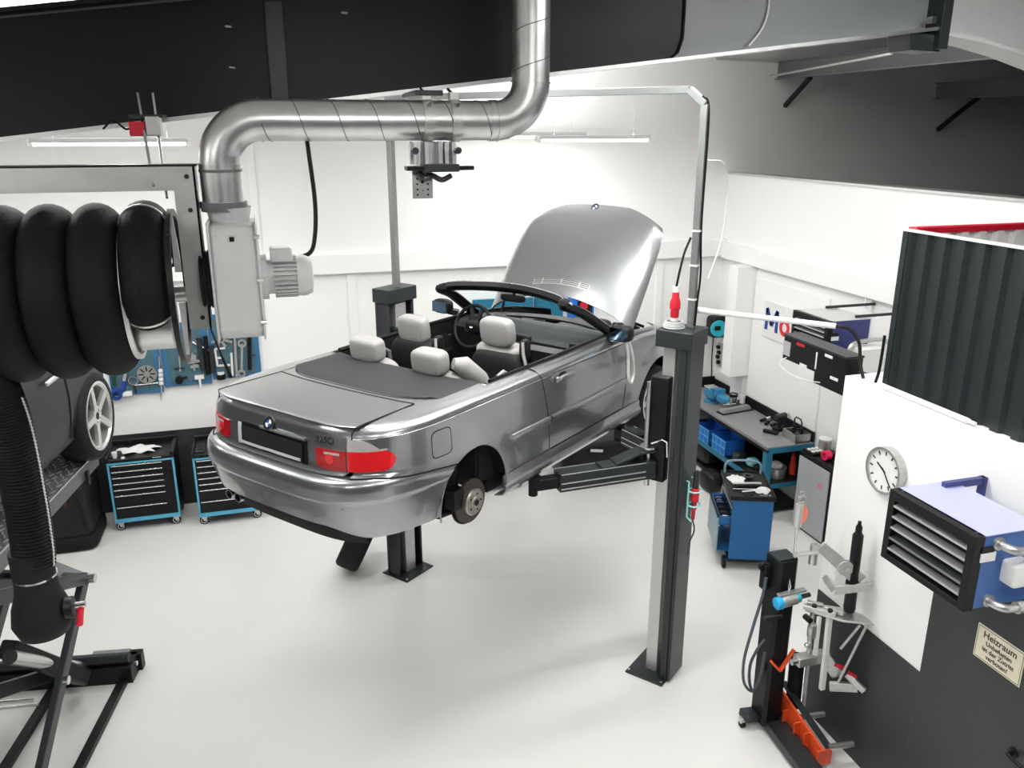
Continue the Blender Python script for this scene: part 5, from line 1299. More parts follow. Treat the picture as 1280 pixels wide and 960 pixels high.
m=MB(); m.bb((5.69,7.66,.90),(5.90,7.92,.915)); m.bb((5.69,7.66,.90),(5.70,7.92,1.0)); m.bb((5.89,7.66,.90),(5.90,7.92,1.0)); m.bb((5.69,7.91,.90),(5.90,7.92,1.0)); m.bb((5.69,7.66,.90),(5.90,7.67,1.0)); m.build('tray',M['cast'],t); MB().tube([(5.795,7.72,.98),(5.795,7.72,1.13),(5.795,7.75,1.16),(5.795,7.83,1.16),(5.795,7.86,1.13),(5.795,7.86,.98)],.009,8).build('hoop_handle',M['lift'],t)
for k in range(3): MB().rbox((5.75+.05*k,7.72+.06*k,.97),(.06,.09,.08),3).build('content',M['black' if k%2 else 'lift'],t)
# shelf items
t=thing('mixing_bowl','steel bowl of parts on the near end of the bench shelf','bowl',(5.60,7.86,.42)); MB().lathe([(0,0),(.10,0),(.125,.13),(.13,.13),(.12,.005)],(5.60,7.86,.42),(0,0,1),28).build('bowl',M['cast'],t); MB().rbox((5.60,7.86,.56),(.15,.13,.10),2.6).build('content',M['cloth'],t)
t=thing('spray_bottle','red bottle on the near end of the bench shelf','bottle',(5.84,7.86,.42)); MB().lathe([(0,0),(.038,0),(.042,.10),(.034,.16),(.03,.21),(.016,.24)],(5.84,7.86,.42),(0,0,1),20).build('bottle',mat('red_bottle',(.75,.06,.03),.35),t); MB().cyl((5.84,7.86,.655),(5.84,7.86,.70),.018).build('cap',M['red'],t)
for i,(y,x,w,l,c) in enumerate(((8.42,5.46,.16,'dark power tool case on the bench shelf right of the crates','lift'),(8.22,5.52,.14,'mint handled tool on the bench shelf behind the trolley','mint'),(8.05,5.50,.12,'small black case on the bench shelf beside the bowl','black'))):
    single(MB().rbox((x,y,.42+w*.35),(w,w*.9,w*.7),4),'shelf_item',l,'tool',M[c],smooth=50)
single(MB().rbox((5.55,9.3,.20),(.35,.5,.26),5),'floor_bag','black bag on the floor under the far end of the workbench','bag',M['bag'],smooth=60)
single(MB().rbox((5.15,8.55,.13),(.22,.34,.26),3.4),'floor_case','black lumpy case on the floor in front of the workbench','case',M['bag'],smooth=60)
# ================================================================ GREY FRONTED CABINET
GC=thing('floor_cabinet','black floor cabinet with light grey front at the near end of the workbench','cabinet',(5.70,7.13,0))
MB().bb((5.60,6.83,0),(5.93,7.42,.92)).build('carcass',M['black'],GC,bevel=.004)
dr=MB().bb((5.583,6.885,.03),(5.60,7.415,.865)).build('door',M['greyboard'],GC,bevel=.003)
MB().bb((5.580,6.98,.63),(5.584,7.05,.68)).build('red_mark',mat('faint_red_mark',(.62,.22,.24),.5),dr,smooth=0)
t=thing('parts_box','clear box of small parts on the cabinet top','box',(5.70,7.33,.92)); MB().bb((5.62,7.23,.92),(5.79,7.42,.945)).build('box',M['black'],t,bevel=.004)
for k in range(6): MB().rbox((5.66+.05*(k%3),7.29+.07*(k//3),.95),(.04,.05,.02),3).build('part',M['whitepl'],t)
single(MB().pipe((5.66,7.10,.975),(5.73,7.10,.975),.055,.032,22),'tape_roll','bright pink tape roll standing on the cabinet top','tape',M['pink'],smooth=40)
single(MB().box((5.80,7.12,.955),(.10,.16,.07),.2),'meter_case','black case at the back of the cabinet top','case',M['black'],bevel=.008)
t=thing('small_charger','small black charger with white label on the cabinet top','charger',(5.76,6.94,.92)); MB().box((5.75,6.95,.94),(.12,.10,.04),.3).build('case',M['black'],t,bevel=.006); MB().box((5.75,6.95,.961),(.07,.06,.003),.3).build('label',M['whitepl'],t)
t=thing('round_tin','white round tin on the back of the cabinet top','tin',(5.83,7.32,.92)); MB().cyl((5.83,7.32,.92),(5.83,7.32,1.07),.07,n=24).build('tin',M['cast'],t); MB().cyl((5.83,7.32,1.065),(5.83,7.32,1.08),.073,n=24).build('lid',M['whitepl'],t)
# ================================================================ BLUE TOOL TROLLEY
M['pushgrey']=mat('blue_grey_tube',(.16,.26,.34),.35)
CT=thing('tool_trolley','blue tool trolley with black top and open side drawer in front of the workbench','trolley',(4.50,6.63,0),R(-21.5))
k=dict(world=False)
# local: x along the blue side panel (0 centre), y away from the camera
bd=MB().bb((-.20,.0,.12),(.21,.015,.80)).build('side_panel',M['blue'],CT,bevel=.004,**k)
MB().bb((-.20,.60,.12),(.21,.615,.80)).build('side_panel',M['blue'],CT,bevel=.004,**k)
MB().bb((-.17,.015,.12),(.205,.60,.78)).build('carcass',M['blue'],CT,**k)
MB().bb((-.205,.0,.10),(.215,.62,.135)).build('base',M['black'],CT,bevel=.004,**k)
tp=MB().bb((-.225,-.02,.80),(.225,.66,.835)).build('top_tray',M['black'],CT,bevel=.006,**k)
m=MB(); m.bb((-.225,-.02,.835),(-.21,.66,.85)); m.bb((.21,-.02,.835),(.225,.66,.85)); m.bb((-.225,-.02,.835),(.225,-.005,.85)); m.bb((-.225,.645,.835),(.225,.66,.85)); m.build('tray_rim',M['black'],tp,bevel=.004,**k)
MB().tube(spline([(-.19,.62,.82),(-.185,.63,.93),(-.12,.64,.97),(.12,.64,.97),(.185,.63,.93),(.19,.62,.82)],6),.013,10).build('push_handle',M['pushgrey'],CT,**k)
for z0,z1 in ((.70,.775),(.62,.695)): 
    d=MB().bb((-.195,.02,z0),(-.17,.595,z1)).build('drawer',M['lift'],CT,bevel=.003,**k); MB().bb((-.202,.04,z1-.016),(-.193,.58,z1-.004)).build('handle_strip',M['alu'],d,**k)
dw=MB(); dw.bb((-.32,.03,.50),(-.17,.585,.51)); dw.bb((-.32,.03,.50),(-.31,.585,.60)); dw.bb((-.32,.03,.50),(-.17,.04,.60)); dw.bb((-.32,.575,.50),(-.17,.585,.60))
dr=dw.build('open_drawer',M['blue'],CT,**k)
m=MB()
for i in range(4): m.bb((-.31,.16+.12*i,.51),(-.17,.165+.12*i,.58))
m.build('divider',M['lift'],dr,**k)
for i in range(5):
    b=MB().rbox((-.245,.09+.115*i,.55),(.08,.07,.05),3); b.build('content',[M['whitepl'],M['lift'],M['black'],M['logoblue'],M['cast']][i],dr,smooth=40,**k)
fp=MB().bb((-.335,.015,.20),(-.32,.60,.60)).build('front_panel',mat('blue_grey_panel',(.22,.33,.36),.4),dr,bevel=.004,**k)
MB().bb((-.34,.015,.585),(-.318,.60,.605)).build('front_trim',M['black'],dr,bevel=.003,**k)
m=MB().bb((-.32,.03,.20),(-.17,.585,.21)); m.build('drawer_floor',M['blue'],CT,**k)
for x,y,r in ((-.20,.06,.065),(.20,.06,.065),(-.20,.55,.065),(.20,.55,.065)):
    MB().lathe([(.03,-.018),(r,-.016),(r,.016),(.03,.018)],(x+(.03 if x>0 else -.03),y,r),(1,0,0),24).build('wheel',M['rubber'],CT,smooth=40,**k)
    
def ctp(x,y,z): a=R(-21.5); return Vec((4.50+x*math.cos(a)-y*math.sin(a),6.63+x*math.sin(a)+y*math.cos(a),z))
m=MB().grid(lambda i,j: ctp(-.10+.085*j*(1+.2*math.sin(10*PI*i))*math.cos(2*PI*i),.43+.11*j*math.sin(2*PI*i),.838+.03*(1-j*j)+.008*math.sin(14*PI*i)),40,8); single(m,'work_glove','white work glove flat at the far left of the trolley top','glove',M['cloth'],solid=.005,smooth=60,ref=ctp(-.1,.43,.7))
single(MB().pipe(ctp(.03,.50,.838),ctp(.03,.50,.862),.06,.03,24),'wire_coil','dark grey coil beside the glove on the trolley top','coil',M['lift'])
single(MB().bar(ctp(-.16,.30,.848),ctp(.14,.33,.848),.035,.02),'flat_file','flat pale bar lying across the middle of the trolley top','tool',M['alu'],bevel=.004)
single(MB().cyl(ctp(-.14,.24,.85),ctp(.12,.26,.85),.018,n=12),'breaker_bar','black round bar on the trolley top behind the pliers','tool',M['black'])
t=thing('pliers','steel pliers lying across the trolley top','pliers',ctp(0,.16,.836)); MB().cyl(ctp(-.18,.17,.848),ctp(.06,.18,.848),.011,n=8).build('upper_leg',M['chrome'],t); MB().cyl(ctp(-.10,.10,.848),ctp(.06,.15,.848),.011,n=8).build('lower_leg',M['chrome'],t)
m=MB().grid(lambda i,j: ctp(.12+.07*j*(1+.25*math.sin(8*PI*i))*math.cos(2*PI*i),.15+.06*j*math.sin(2*PI*i),.838+.045*(1-j*j)+.008*math.sin(12*PI*i)*j),36,8); single(m,'paper_wipe','crumpled white wipe at the right end of the pliers','wipe',M['cloth'],solid=.004,smooth=60,ref=ctp(.12,.15,.7))
for i in range(4): single(MB().pipe(ctp(.08+.028*i,.02,.836),ctp(.08+.028*i,.02,.856),.012,.006,12),'socket','small socket standing in the row at the near right corner of the trolley top','socket',M['cast'],'sockets on the trolley top')
single(MB().rbox(ctp(-.04,.045,.845),(.10,.07,.02),3),'rubber_plug','small black lump near the front edge of the trolley top','part',M['rubber'],smooth=50)
# ================================================================ SPRING COMPRESSOR STAND
Y0=4.47
SS=thing('strut_press','black column spring compressor stand with orange base channel near the right wall','press stand',(3.37,Y0+.07,0))
col=MB(); pz=[(-.080,-.075),(-.055,-.095),(.055,-.095),(.080,-.075),(.080,.075),(-.080,.075)]
col.prism([(3.372+a,Y0+.075+b,.06) for a,b in pz],(0,0,1.40)); col.build('column',M['black_steel'],SS,bevel=.004)
MB().box((3.372,Y0+.07,1.465),(.15,.14,.012)).build('top_plate',M['lift'],SS,bevel=.002)
MB().bb((3.366,Y0-.024,.5),(3.378,Y0-.0195,1.3)).build('column_slot',M['void'],SS)
m=MB(); m.bar((3.19,Y0+.10,.10),(3.34,Y0+.10,.085),.12,.06); m.build('rear_foot',M['lift'],SS,bevel=.01)
for x,y in ((3.19,Y0+.10),(3.56,Y0+.14)):
    c=MB().box((x,y,.065),(.05,.04,.04)).build('caster',M['rim'],SS,bevel=.004); MB().cyl((x-.015,y,.03),(x+.015,y,.03),.03,n=16).build('caster_wheel',M['rubber'],c)
m=MB(); m.bar((3.40,Y0+.02,.07),(3.33,3.55,.07),.16,.07); m.build('front_leg',M['lift'],SS,bevel=.006)
m=MB(); m.bar((3.44,Y0+.08,.10),(3.64,Y0+.16,.10),.13,.05); m.build('side_foot',M['lift'],SS,bevel=.01)
oc=MB(); oc.prism([(3.49,4.60,.30),(3.49,4.02,.17),(3.49,4.02,.04),(3.49,4.60,.04)],(.018,0,0)); oc.build('orange_channel',M['orange'],SS,bevel=.003)
m=MB(); m.bar((3.545,4.60,.31),(3.545,4.02,.175),.05,.012); m.build('channel_top',M['lift'],SS)
m=MB(); m.bb((3.45,4.01,.04),(3.57,4.025,.17)); m.build('orange_end',M['orange'],SS,bevel=.003)
for y in (4.42,4.28,4.16): MB().bb((3.44,y,.06),(3.49,y+.012,.20)).build('channel_rib',M['orange'],SS)
for y in (4.36,4.03): MB().cyl((3.55,y,.17),(3.74,y-.02,.17),.022,n=16).build('steel_pin',M['cast'],SS)
tb=MB().pipe((3.60,Y0+.06,.14),(3.59,Y0+.06,.58),.056,.034,24).build('plastic_sleeve',M['rubber'],SS,smooth=40)
# orange chevron
m=MB(); m.bar((3.292,Y0-.03,.66),(3.365,Y0-.05,.575),.03,.016); m.bar((3.365,Y0-.05,.575),(3.475,Y0-.04,.73),.03,.016); m.build('orange_bracket',M['orange'],SS,bevel=.003)
# top arms
ar=MB(); ar.bar((3.41,Y0,1.50),(3.58,4.30,1.60),.05,.02); ar.build('top_lever',M['cast'],SS,bevel=.003)
MB().cyl((3.52,4.40,1.45),(3.52,4.40,1.60),.03,n=16).build('lever_hub',M['cast'],SS)
def link(p,q,w0,w1,th,name):
    p,q=Vec(p),Vec(q); d=(q-p).normalized(); n=Vec((0,0,1)); u=d.cross(n).normalized(); n=u.cross(d)
    m=MB(); m.prism([p+n*w0/2-u*th/2,q+n*w1/2-u*th/2,q-n*w1/2-u*th/2,p-n*w0/2-u*th/2],u*th); m.pipe(p+(q-p)*.62-u*th*.7,p+(q-p)*.62+u*th*.7,.055,.018,20); return m.build(name,M['cast'],SS,bevel=.003)
link((3.42,4.22,1.70),(3.70,4.12,1.44),.075,.10,.025,'swing_arm')
m=MB(); m.prism([(3.54,4.16,1.40),(3.74,4.04,1.46),(3.74,4.04,1.405),(3.54,4.16,1.33)],(.012,.02,0)); m.bar((3.54,4.17,1.365),(3.52,4.26,1.43),.012,.06); m.bar((3.73,4.06,1.43),(3.755,4.10,1.41),.04,.05); m.build('upper_yoke',M['cast'],SS,bevel=.003)
sp2=MB().lathe([(.036,0),(.042,.03),(.040,.05),(.040,.16),(.045,.17),(.045,.23),(.036,.25),(.036,.58),(.022,.60),(.022,.64),(.012,.66),(.012,.68)],(3.66,4.14,1.20),(-.0,.02,1),22); sp2.build('threaded_spindle',M['black_steel'],SS,smooth=40)
# middle plate
pl_=MB(); pl_.prism([(3.40,4.27,1.165),(3.56,4.08,1.165),(3.745,3.98,1.165),(3.745,4.10,1.165),(3.66,4.22,1.165),(3.48,4.34,1.165)],(0,0,.016)); pl_.build('spring_plate',M['cast'],SS,bevel=.003)
m=MB(); m.bar((3.40,4.29,1.195),(3.55,4.13,1.195),.035,.03); m.bar((3.45,4.32,1.195),(3.53,4.25,1.195),.04,.03); m.bar((3.52,4.22,1.20),(3.60,4.12,1.20),.03,.03); m.build('slide_jaw',M['cast'],SS,bevel=.004)
for p in ((3.52,4.16),(3.45,4.24)): MB().cyl((p[0],p[1],1.205),(p[0],p[1],1.225),.018,n=10).build('jaw_knob',M['black'],SS)
MB().cyl((3.40,4.26,1.13),(3.40,4.20,1.13),.022,n=12).build('black_knob',M['black'],SS)
MB().bar((3.53,4.17,1.16),(3.545,4.17,.56),.036,.03,(0,1,0)).build('guide_bar',M['whitepl'],SS,bevel=.002); MB().bar((3.47,4.20,1.15),(3.475,4.20,.84),.024,.024,(0,1,0)).build('guide_bar',M['whitepl'],SS,bevel=.002); MB().bar((3.665,4.50,.62),(3.675,4.50,.10),.022,.022,(0,1,0)).build('tube_guide',M['whitepl'],SS,bevel=.002)
m=MB(); m.cyl((3.45,4.25,1.16),(3.46,4.25,.80),.018,n=12); m.rbox((3.44,4.22,1.03),(.06,.05,.12),4); m.ball((3.40,4.20,.93),.022); m.build('screw_jack',M['cast'],SS,smooth=40)
m=MB(); m.bb((3.345,4.19,.76),(3.58,4.27,.83)); m.build('lower_beam',M['cast'],SS,bevel=.006)
MB().cyl((3.30,4.22,.80),(3.345,4.22,.80),.022,n=12).build('lock_screw',M['steel'],SS)
m=MB(); m.bar((3.57,4.22,.80),(3.66,4.16,.66),.04,.09); m.bar((3.58,4.14,.60),(3.745,4.05,.62),.03,.07); m.bar((3.69,4.11,.70),(3.755,3.99,.63),.025,.05); m.build('lower_fork',M['cast'],SS,bevel=.004)
for a,b in (((3.62,4.16,.76),(3.67,4.13,.74)),((3.69,4.10,.72),(3.73,4.06,.70))): MB().cyl(a,b,.015,n=10).build('red_sleeve',M['red'],SS)
MB().cyl((3.735,4.03,1.16),(3.62,4.12,.60),.010,n=8).build('tie_rod',M['cast'],SS)
MB().cyl((3.66,4.02,1.16),(3.58,4.08,.95),.010,n=8).build('tie_rod',M['cast'],SS)
# counterbalance with orange disc
SB=thing('spring_balancer','steel balancer with pale orange half disc on a thin rod above the press column','balancer',(3.415,Y0+.0,1.47))
MB().cyl((3.425,Y0+.01,1.471),(3.408,Y0+.01,1.96),.010,n=10).build('rod',M['steel'],SB)
MB().cyl((3.403,Y0-.01,1.73),(3.405,Y0-.01,1.90),.026,n=18).build('cylinder',M['alu'],SB)
m=MB(); m.prism([(3.415,Y0-.01,1.805)]+[(3.415+.066*math.cos(a),Y0-.01,1.815+.082*math.sin(a)) for a in [-PI/2+PI*i/20 for i in range(21)]],(0,.02,0)); m.build('half_disc',M['peach'],SB,smooth=0)
m=MB(); m.pipe((3.425,Y0-.01,1.93),(3.425,Y0,1.93),.03,.02,16); m.pipe((3.425,Y0,1.97),(3.425,Y0+.01,1.97),.022,.014,16); m.build('hook_ring',M['cast'],SB)
# air drill hung on the column
AD=thing('air_wrench','blue and grey air wrench hung across the front of the press column','tool',(3.33,Y0-.10,1.18))
MB().cyl((3.275,Y0-.105,1.20),(3.39,Y0-.105,1.215),.042,n=20).build('grey_body',M['cast'],AD,bevel=.006)
MB().cyl((3.225,Y0-.105,1.195),(3.278,Y0-.105,1.20),.045,n=20).build('blue_cap',mat('sky_blue_cap',(.02,.35,.65),.35),AD,bevel=.008)
MB().cyl((3.39,Y0-.105,1.215),(3.415,Y0-.105,1.217),.035,n=18).build('teal_ring',M['cyan'],AD); MB().cyl((3.415,Y0-.105,1.217),(3.50,Y0-.105,1.225),.017,n=12).build('spindle',M['lift'],AD)
MB().bar((3.25,Y0-.09,1.25),(3.47,Y0-.09,1.262),.04,.02).build('hanger_bar',M['cast'],AD,bevel=.003)
MB().tube([(3.33,Y0-.095,1.26),(3.322,Y0-.10,1.31),(3.33,Y0-.09,1.37),(3.338,Y0-.10,1.31),(3.33,Y0-.095,1.26)],.004,6).build('wire_hook',M['steel'],AD)
MB().cyl((3.29,Y0-.10,1.09),(3.17,Y0-.07,1.065),.022,n=14).build('side_grip',M['black'],AD)
single(MB().tube(spline([(3.20,Y0+.0,1.35),(3.18,Y0-.01,1.22),(3.13,Y0,.95),(3.085,Y0,.70),(3.10,Y0,.50),(3.18,Y0,.40),(3.235,Y0,.50),(3.255,Y0,.72)],8),.011,8),'air_hose','grey blue air hose looping down the left of the press column','hose',mat('grey_blue_hose',(.06,.08,.10),.5))
single(MB().tube(spline([(3.27,Y0+.04,.80),(3.20,Y0+.02,.74),(3.155,Y0+.02,.62),(3.165,Y0+.02,.46),(3.21,Y0+.02,.38),(3.26,Y0+.02,.45),(3.285,Y0+.04,.60)],8),.011,8),'air_hose','second grey blue air hose loop close against the press column','hose',mat('grey_blue_hose_dark',(.05,.06,.07),.5))
t=thing('hose_reel_hook','black cable hook on the back left of the press column','hook',(3.24,Y0+.12,1.2)); MB().box((3.262,Y0+.10,1.30),(.06,.06,.20)).build('bracket',M['black'],t,bevel=.01); MB().pipe((3.235,Y0+.08,1.38),(3.235,Y0+.11,1.38),.035,.022,16).build('ring',M['black'],t)
# ================================================================ HEATERS
def heater(X0,X1,y0,y1,z0,z1,label,body,lid,name='unit_heater'):
    t=thing(name,label,'heater',((X0+X1)/2,(y0+y1)/2,z0))
    MB().bb((X0+.04,y0+.003,z0+.003),(X1,y1-.003,z1-.004)).build('casing',body,t,bevel=.006)
    MB().bb((X0+.04,y0,z1-.006),(X1,y1,z1)).build('lid',lid,t,bevel=.002)
    w=.045; m=MB(); m.bb((X0,y0,z0),(X0+.06,y0+w,z1)); m.bb((X0,y1-w,z0),(X0+.06,y1,z1)); m.bb((X0,y0+w,z0),(X0+.06,y1-w,z0+w*.8)); m.bb((X0,y0+w,z1-w*1.2),(X0+.06,y1-w,z1)); m.build('front_frame',M['black'],t,bevel=.002)
    MB().bb((X0+.035,y0+w,z0+w*.8),(X0+.045,y1-w,z1-w)).build('dark_core',M['void'],t)
    H=z1-z0-2.1*w
    for k in range(5):
        z=z0+w+.01+H*(k+.35)/5
        lv=MB().bar((X0+.022,y0+w,z+.006),(X0+.022,y1-w,z+.006),.046,.005,(-.45,0,1)).build('louvre',M['conduit'] if k!=1 else M['lift'],t,bevel=.001); MB().bar((X0+.001,y0+w,z-.003),(X0+.001,y1-w,z-.003),.006,.011).build('louvre_edge',M['alu'] if k!=1 else M['conduit'],lv)
    return t
H1=heater(3.20,3.62,2.835,3.435,2.075,2.492,'big blue unit heater with five louvres beside the wall clock',M['heatblue'],M['heatlilac'])
MB().bb((3.245,2.828,2.40),(3.32,2.838,2.43)).build('plate_strip',M['black'],H1); MB().bb((3.245,2.8275,2.35),(3.335,2.834,2.398)).build('type_plate',M['whitepl'],H1)
MB().rbox((3.46,2.80,2.28),(.13,.10,.13),7).build('junction_box',M['whitepl'],H1,smooth=40)
for z in (2.44,2.12):
    m=MB(); m.tube(spline([(3.345,2.845,z),(3.345,2.80,z),(3.37,2.76,z-.005),(3.42,2.75,z-.01),(3.55,2.75,z-.01),(3.78,2.75,z-.01)],6),.021,12); m.cyl((3.345,2.838,z),(3.345,2.825,z),.035,n=16); pp=m.build('heating_pipe',M['cast'],H1,smooth=50)
    MB().cyl((3.44,2.75,z-.01),(3.48,2.75,z-.01),.032,n=12).build('pipe_union',M['cast'],pp)
m=MB(); m.bar((3.50,3.37,2.50),(3.786,3.37,2.50),.03,.04); m.bar((3.775,3.37,2.10),(3.775,3.37,2.52),.03,.04,(0,1,0)); m.build('wall_bracket',M['navy'],H1); MB().bar((3.60,2.88,2.50),(3.786,2.88,2.50),.03,.04).build('wall_bracket',M['navy'],H1)
H2=heater(5.02,5.50,6.46,7.02,2.33,2.66,'small navy unit heater on the right wall behind the display box',M['navy'],M['ltgrey'])
MB().bb((5.07,6.453,2.51),(5.14,6.462,2.54)).build('plate_strip',M['black'],H2); MB().bb((5.07,6.4525,2.47),(5.15,6.458,2.508)).build('type_plate',M['whitepl'],H2)
for y in (6.95,6.5): MB().bar((5.35,y,2.68),(5.94,y,2.68),.02,.025).build('wall_bracket',M['lift'],H2)
MB().tube(spline([(5.90,7.05,2.73),(5.85,6.98,2.66),(5.86,6.90,2.60),(5.83,6.8,2.58)]),.008,6).build('heater_lead',M['whitepl'],H2)
t=thing('switch_cabinet','white switch box behind the display box below the navy heater','box',(5.30,6.25,2.1)); MB().bb((5.16,6.12,2.12),(5.42,6.30,2.46)).build('box',M['whitepl'],t,bevel=.006); MB().tube(spline([(5.10,6.25,2.3),(5.12,6.24,2.45),(5.2,6.24,2.50),(5.45,6.24,2.51),(5.6,6.3,2.45)]),.02,10).build('pipe',M['cast'],t); MB().rbox((5.08,6.22,2.32),(.12,.12,.12),6).build('outlet_box',M['whitepl'],t)
MB().bar((5.42,6.2,2.2),(5.93,6.2,2.2),.05,.05).build('arm',M['whitepl'],t)
# ================================================================ DISPLAY BOX AND ITS BRACKET
DB=thing('display_box','long black digital display box on an arm above the heating room wall','display',(4.58,5.9,2.35))
def dbp(t,dz,off=0): return Vec((4.50-off,6.377-.955*t,2.49+dz))
bxd=MB(); bxd.bb((4.49,5.50,2.37),(4.66,6.37,2.60)); bxd.build('case',M['black'],DB,bevel=.006)
MB().bb((4.484,5.495,2.585),(4.665,6.375,2.605)).build('grey_top_edge',M['lift'],DB,bevel=.003)
MB().bb((4.484,6.26,2.41),(4.491,6.36,2.54)).build('grey_end_plate',M['greyboard'],DB)
MB().bb((4.484,6.06,2.545),(4.490,6.17,2.570)).build('red_lettering_strip',M['red'],DB)
MB().bb((4.484,5.87,2.40),(4.490,5.885,2.55)).build('white_divider',M['whitepl'],DB)
for y,z in ((5.72,2.555),(6.05,2.385),(5.62,2.385)): MB().bb((4.485,y-.05,z-.012),(4.490,y+.05,z+.012)).build('white_label',M['whitepl'],DB)
m=MB(); m.bar((4.60,5.45,2.47),(4.60,5.0,2.47),.05,.04); m.bar((4.60,5.0,2.47),(4.35,4.6,2.47),.05,.04); m.bar((4.35,4.62,2.90),(4.35,4.62,2.3),.04,.04,(0,1,0)); m.build('support_arm',M['lift'],DB)
MB().bar((4.62,6.15,2.38),(5.0,6.42,2.18),.03,.03).build('lower_mount',M['black'],DB)
MB().bb((5.0,6.11,2.03),(5.02,6.56,2.18)).build('lower_screen',M['black'],DB,bevel=.004)
MB().tube(spline([(4.5,6.30,2.40),(4.45,6.35,2.33),(4.46,6.2,2.27),(4.50,6.0,2.26),(4.53,5.85,2.28)]),.005,6).build('white_lead',M['whitepl'],DB)
# ================================================================ SIGN, CLOCK, LOGO BOARD
CK=thing('wall_clock','round white wall clock with grey rim on the heating room wall','clock',(XH-.03,4.09,2.12)); cc=Vec((XH,4.092,2.265))
ck=MB().pipe(cc,cc-Vec((.06,0,0)),.158,.142,40).build('rim',M['cast'],CK,smooth=40)
MB().cyl(cc,cc-Vec((.045,0,0)),.143,n=40).build('dial',M['whitepl'],CK,smooth=30)
m=MB()
for i in range(12):
    a=2*PI*i/12; u=Vec((0,-math.sin(a),math.cos(a))); m.bar(cc+u*.105-Vec((.0465,0,0)),cc+u*.132-Vec((.0465,0,0)),.010,.002,(-1,0,0))
tk=m.build('hour_marks',M['ink'],CK,smooth=0); tk['kind']='stuff'
def hand(a,L,w): u=Vec((0,-math.sin(a),math.cos(a))); return MB().bar(cc-u*.02-Vec((.05,0,0)),cc+u*L-Vec((.05,0,0)),w,.002,(-1,0,0))
hand(R(298),.075,.012).build('hour_hand',M['ink'],CK); hand(R(140),.12,.009).build('minute_hand',M['ink'],CK)
SG=thing('door_sign','cream warning sign in German on the dark boiler room door','sign',(XH-.025,3.06,1.46))
MB().bb((XH-.026,2.895,1.462),(XH-.0205,3.213,1.675)).build('plate',M['cream'],SG,smooth=0)
m=MB()
for a,b in (((2.903,1.47),(3.205,1.47)),((2.903,1.667),(3.205,1.667)),((2.903,1.47),(2.903,1.667)),((3.205,1.47),(3.205,1.667))): m.bar((XH-.0265,a[0],a[1]),(XH-.0265,b[0],b[1]),.003,.001,(-1,0,0))
m.build('border',M['ink'],SG,smooth=0)
for tx,sz,z in (('Heizraum',.058,1.628),('Unbefugten',.038,1.580),('ist der Zutritt',.038,1.540),('verboten!',.038,1.500)):
    text_mb(tx,sz,(XH-.0268,3.054,z),(0,-1,0),(0,0,1),.001,weight=.0008).build('lettering',M['ink'],SG,smooth=0)
LG=thing('logo_board','white logo board with blue M and red o on the right wall','sign',(5.91,8.3,1.9))
MB().bb((5.905,7.55,1.90),(5.925,8.85,2.36)).build('board',M['whitepl'],LG,bevel=.004)
m=MB(); ml=lambda y,z: Vec((5.902,y,z))
for a,b in (((8.775,2.00),(8.775,2.27)),((8.555,2.00),(8.555,2.27)),((8.775,2.27),(8.665,2.07)),((8.665,2.07),(8.555,2.27))): m.bar(ml(*a),ml(*b),.055,.006,(-1,0,0))
m.build('letter',M['logoblue'],LG,smooth=0)
m=MB(); n_=28; vs_=[(5.899+dx,8.39+r_*.95*math.cos(2*PI*i/n_),2.10+r_*math.sin(2*PI*i/n_)) for dx in (0,.004) for r_ in (.108,.052) for i in range(n_)]
m.add(vs_,[(i,(i+1)%n_,n_+(i+1)%n_,n_+i) for i in range(n_)]+[(i,(i+1)%n_,2*n_+(i+1)%n_,2*n_+i) for i in range(n_)]+[(n_+i,n_+(i+1)%n_,3*n_+(i+1)%n_,3*n_+i) for i in range(n_)]); m.build('letter',M['logored'],LG,smooth=0)
for ch,y,mm in (('bil',8.06,'logoblue'),):
    text_mb(ch,.36,(5.902,y,2.13 if ch!='o' else 2.13),(0,-1,0),(0,0,1),.004,weight=.006).build('letter',M[mm],LG,smooth=0)
# cable reel and holder in the corner
CR=thing('cable_reel','black and teal cable reel on the right wall above the bench end','cable reel',(5.78,9.75,1.66))
MB().rbox((5.80,9.78,1.82),(.24,.22,.30),5,24,12).build('reel_case',M['black'],CR,smooth=50)
MB().cyl((5.77,9.68,1.81),(5.765,9.655,1.81),.115,n=28).build('teal_cover',M['cyan'],CR,bevel=.01)
MB().bb((5.70,9.65,1.79),(5.83,9.656,1.85)).build('dark_band',M['black'],CR)
MB().bb((5.88,9.70,1.78),(5.95,9.82,1.90)).build('wall_mount',M['black'],CR)
single(MB().tube(spline([(5.74,9.74,1.67),(5.74,9.74,1.4),(5.76,9.75,1.15),(5.75,9.75,1.03)]),.009,8),'hanging_power_lead','black cord hanging from the teal cable reel to the bench','cord',M['black'])
t=thing('key_holder','black tool holder strip on the right wall behind the white casing','holder',(5.93,9.88,1.2)); MB().bb((5.925,9.80,1.22),(5.95,9.94,1.54)).build('strip',M['ltgrey'],t)
for k in range(4): MB().rbox((5.91,9.85+.03*(k%2),1.28+.07*k),(.05,.07,.05),3).build('hook_tool',M['black'],t,smooth=40)
single(MB().bb((5.67,9.14,1.28),(5.95,9.36,2.73)),'riser_casing','tall white casing on the right wall above the bench corner','casing',M['white'],bevel=.005)
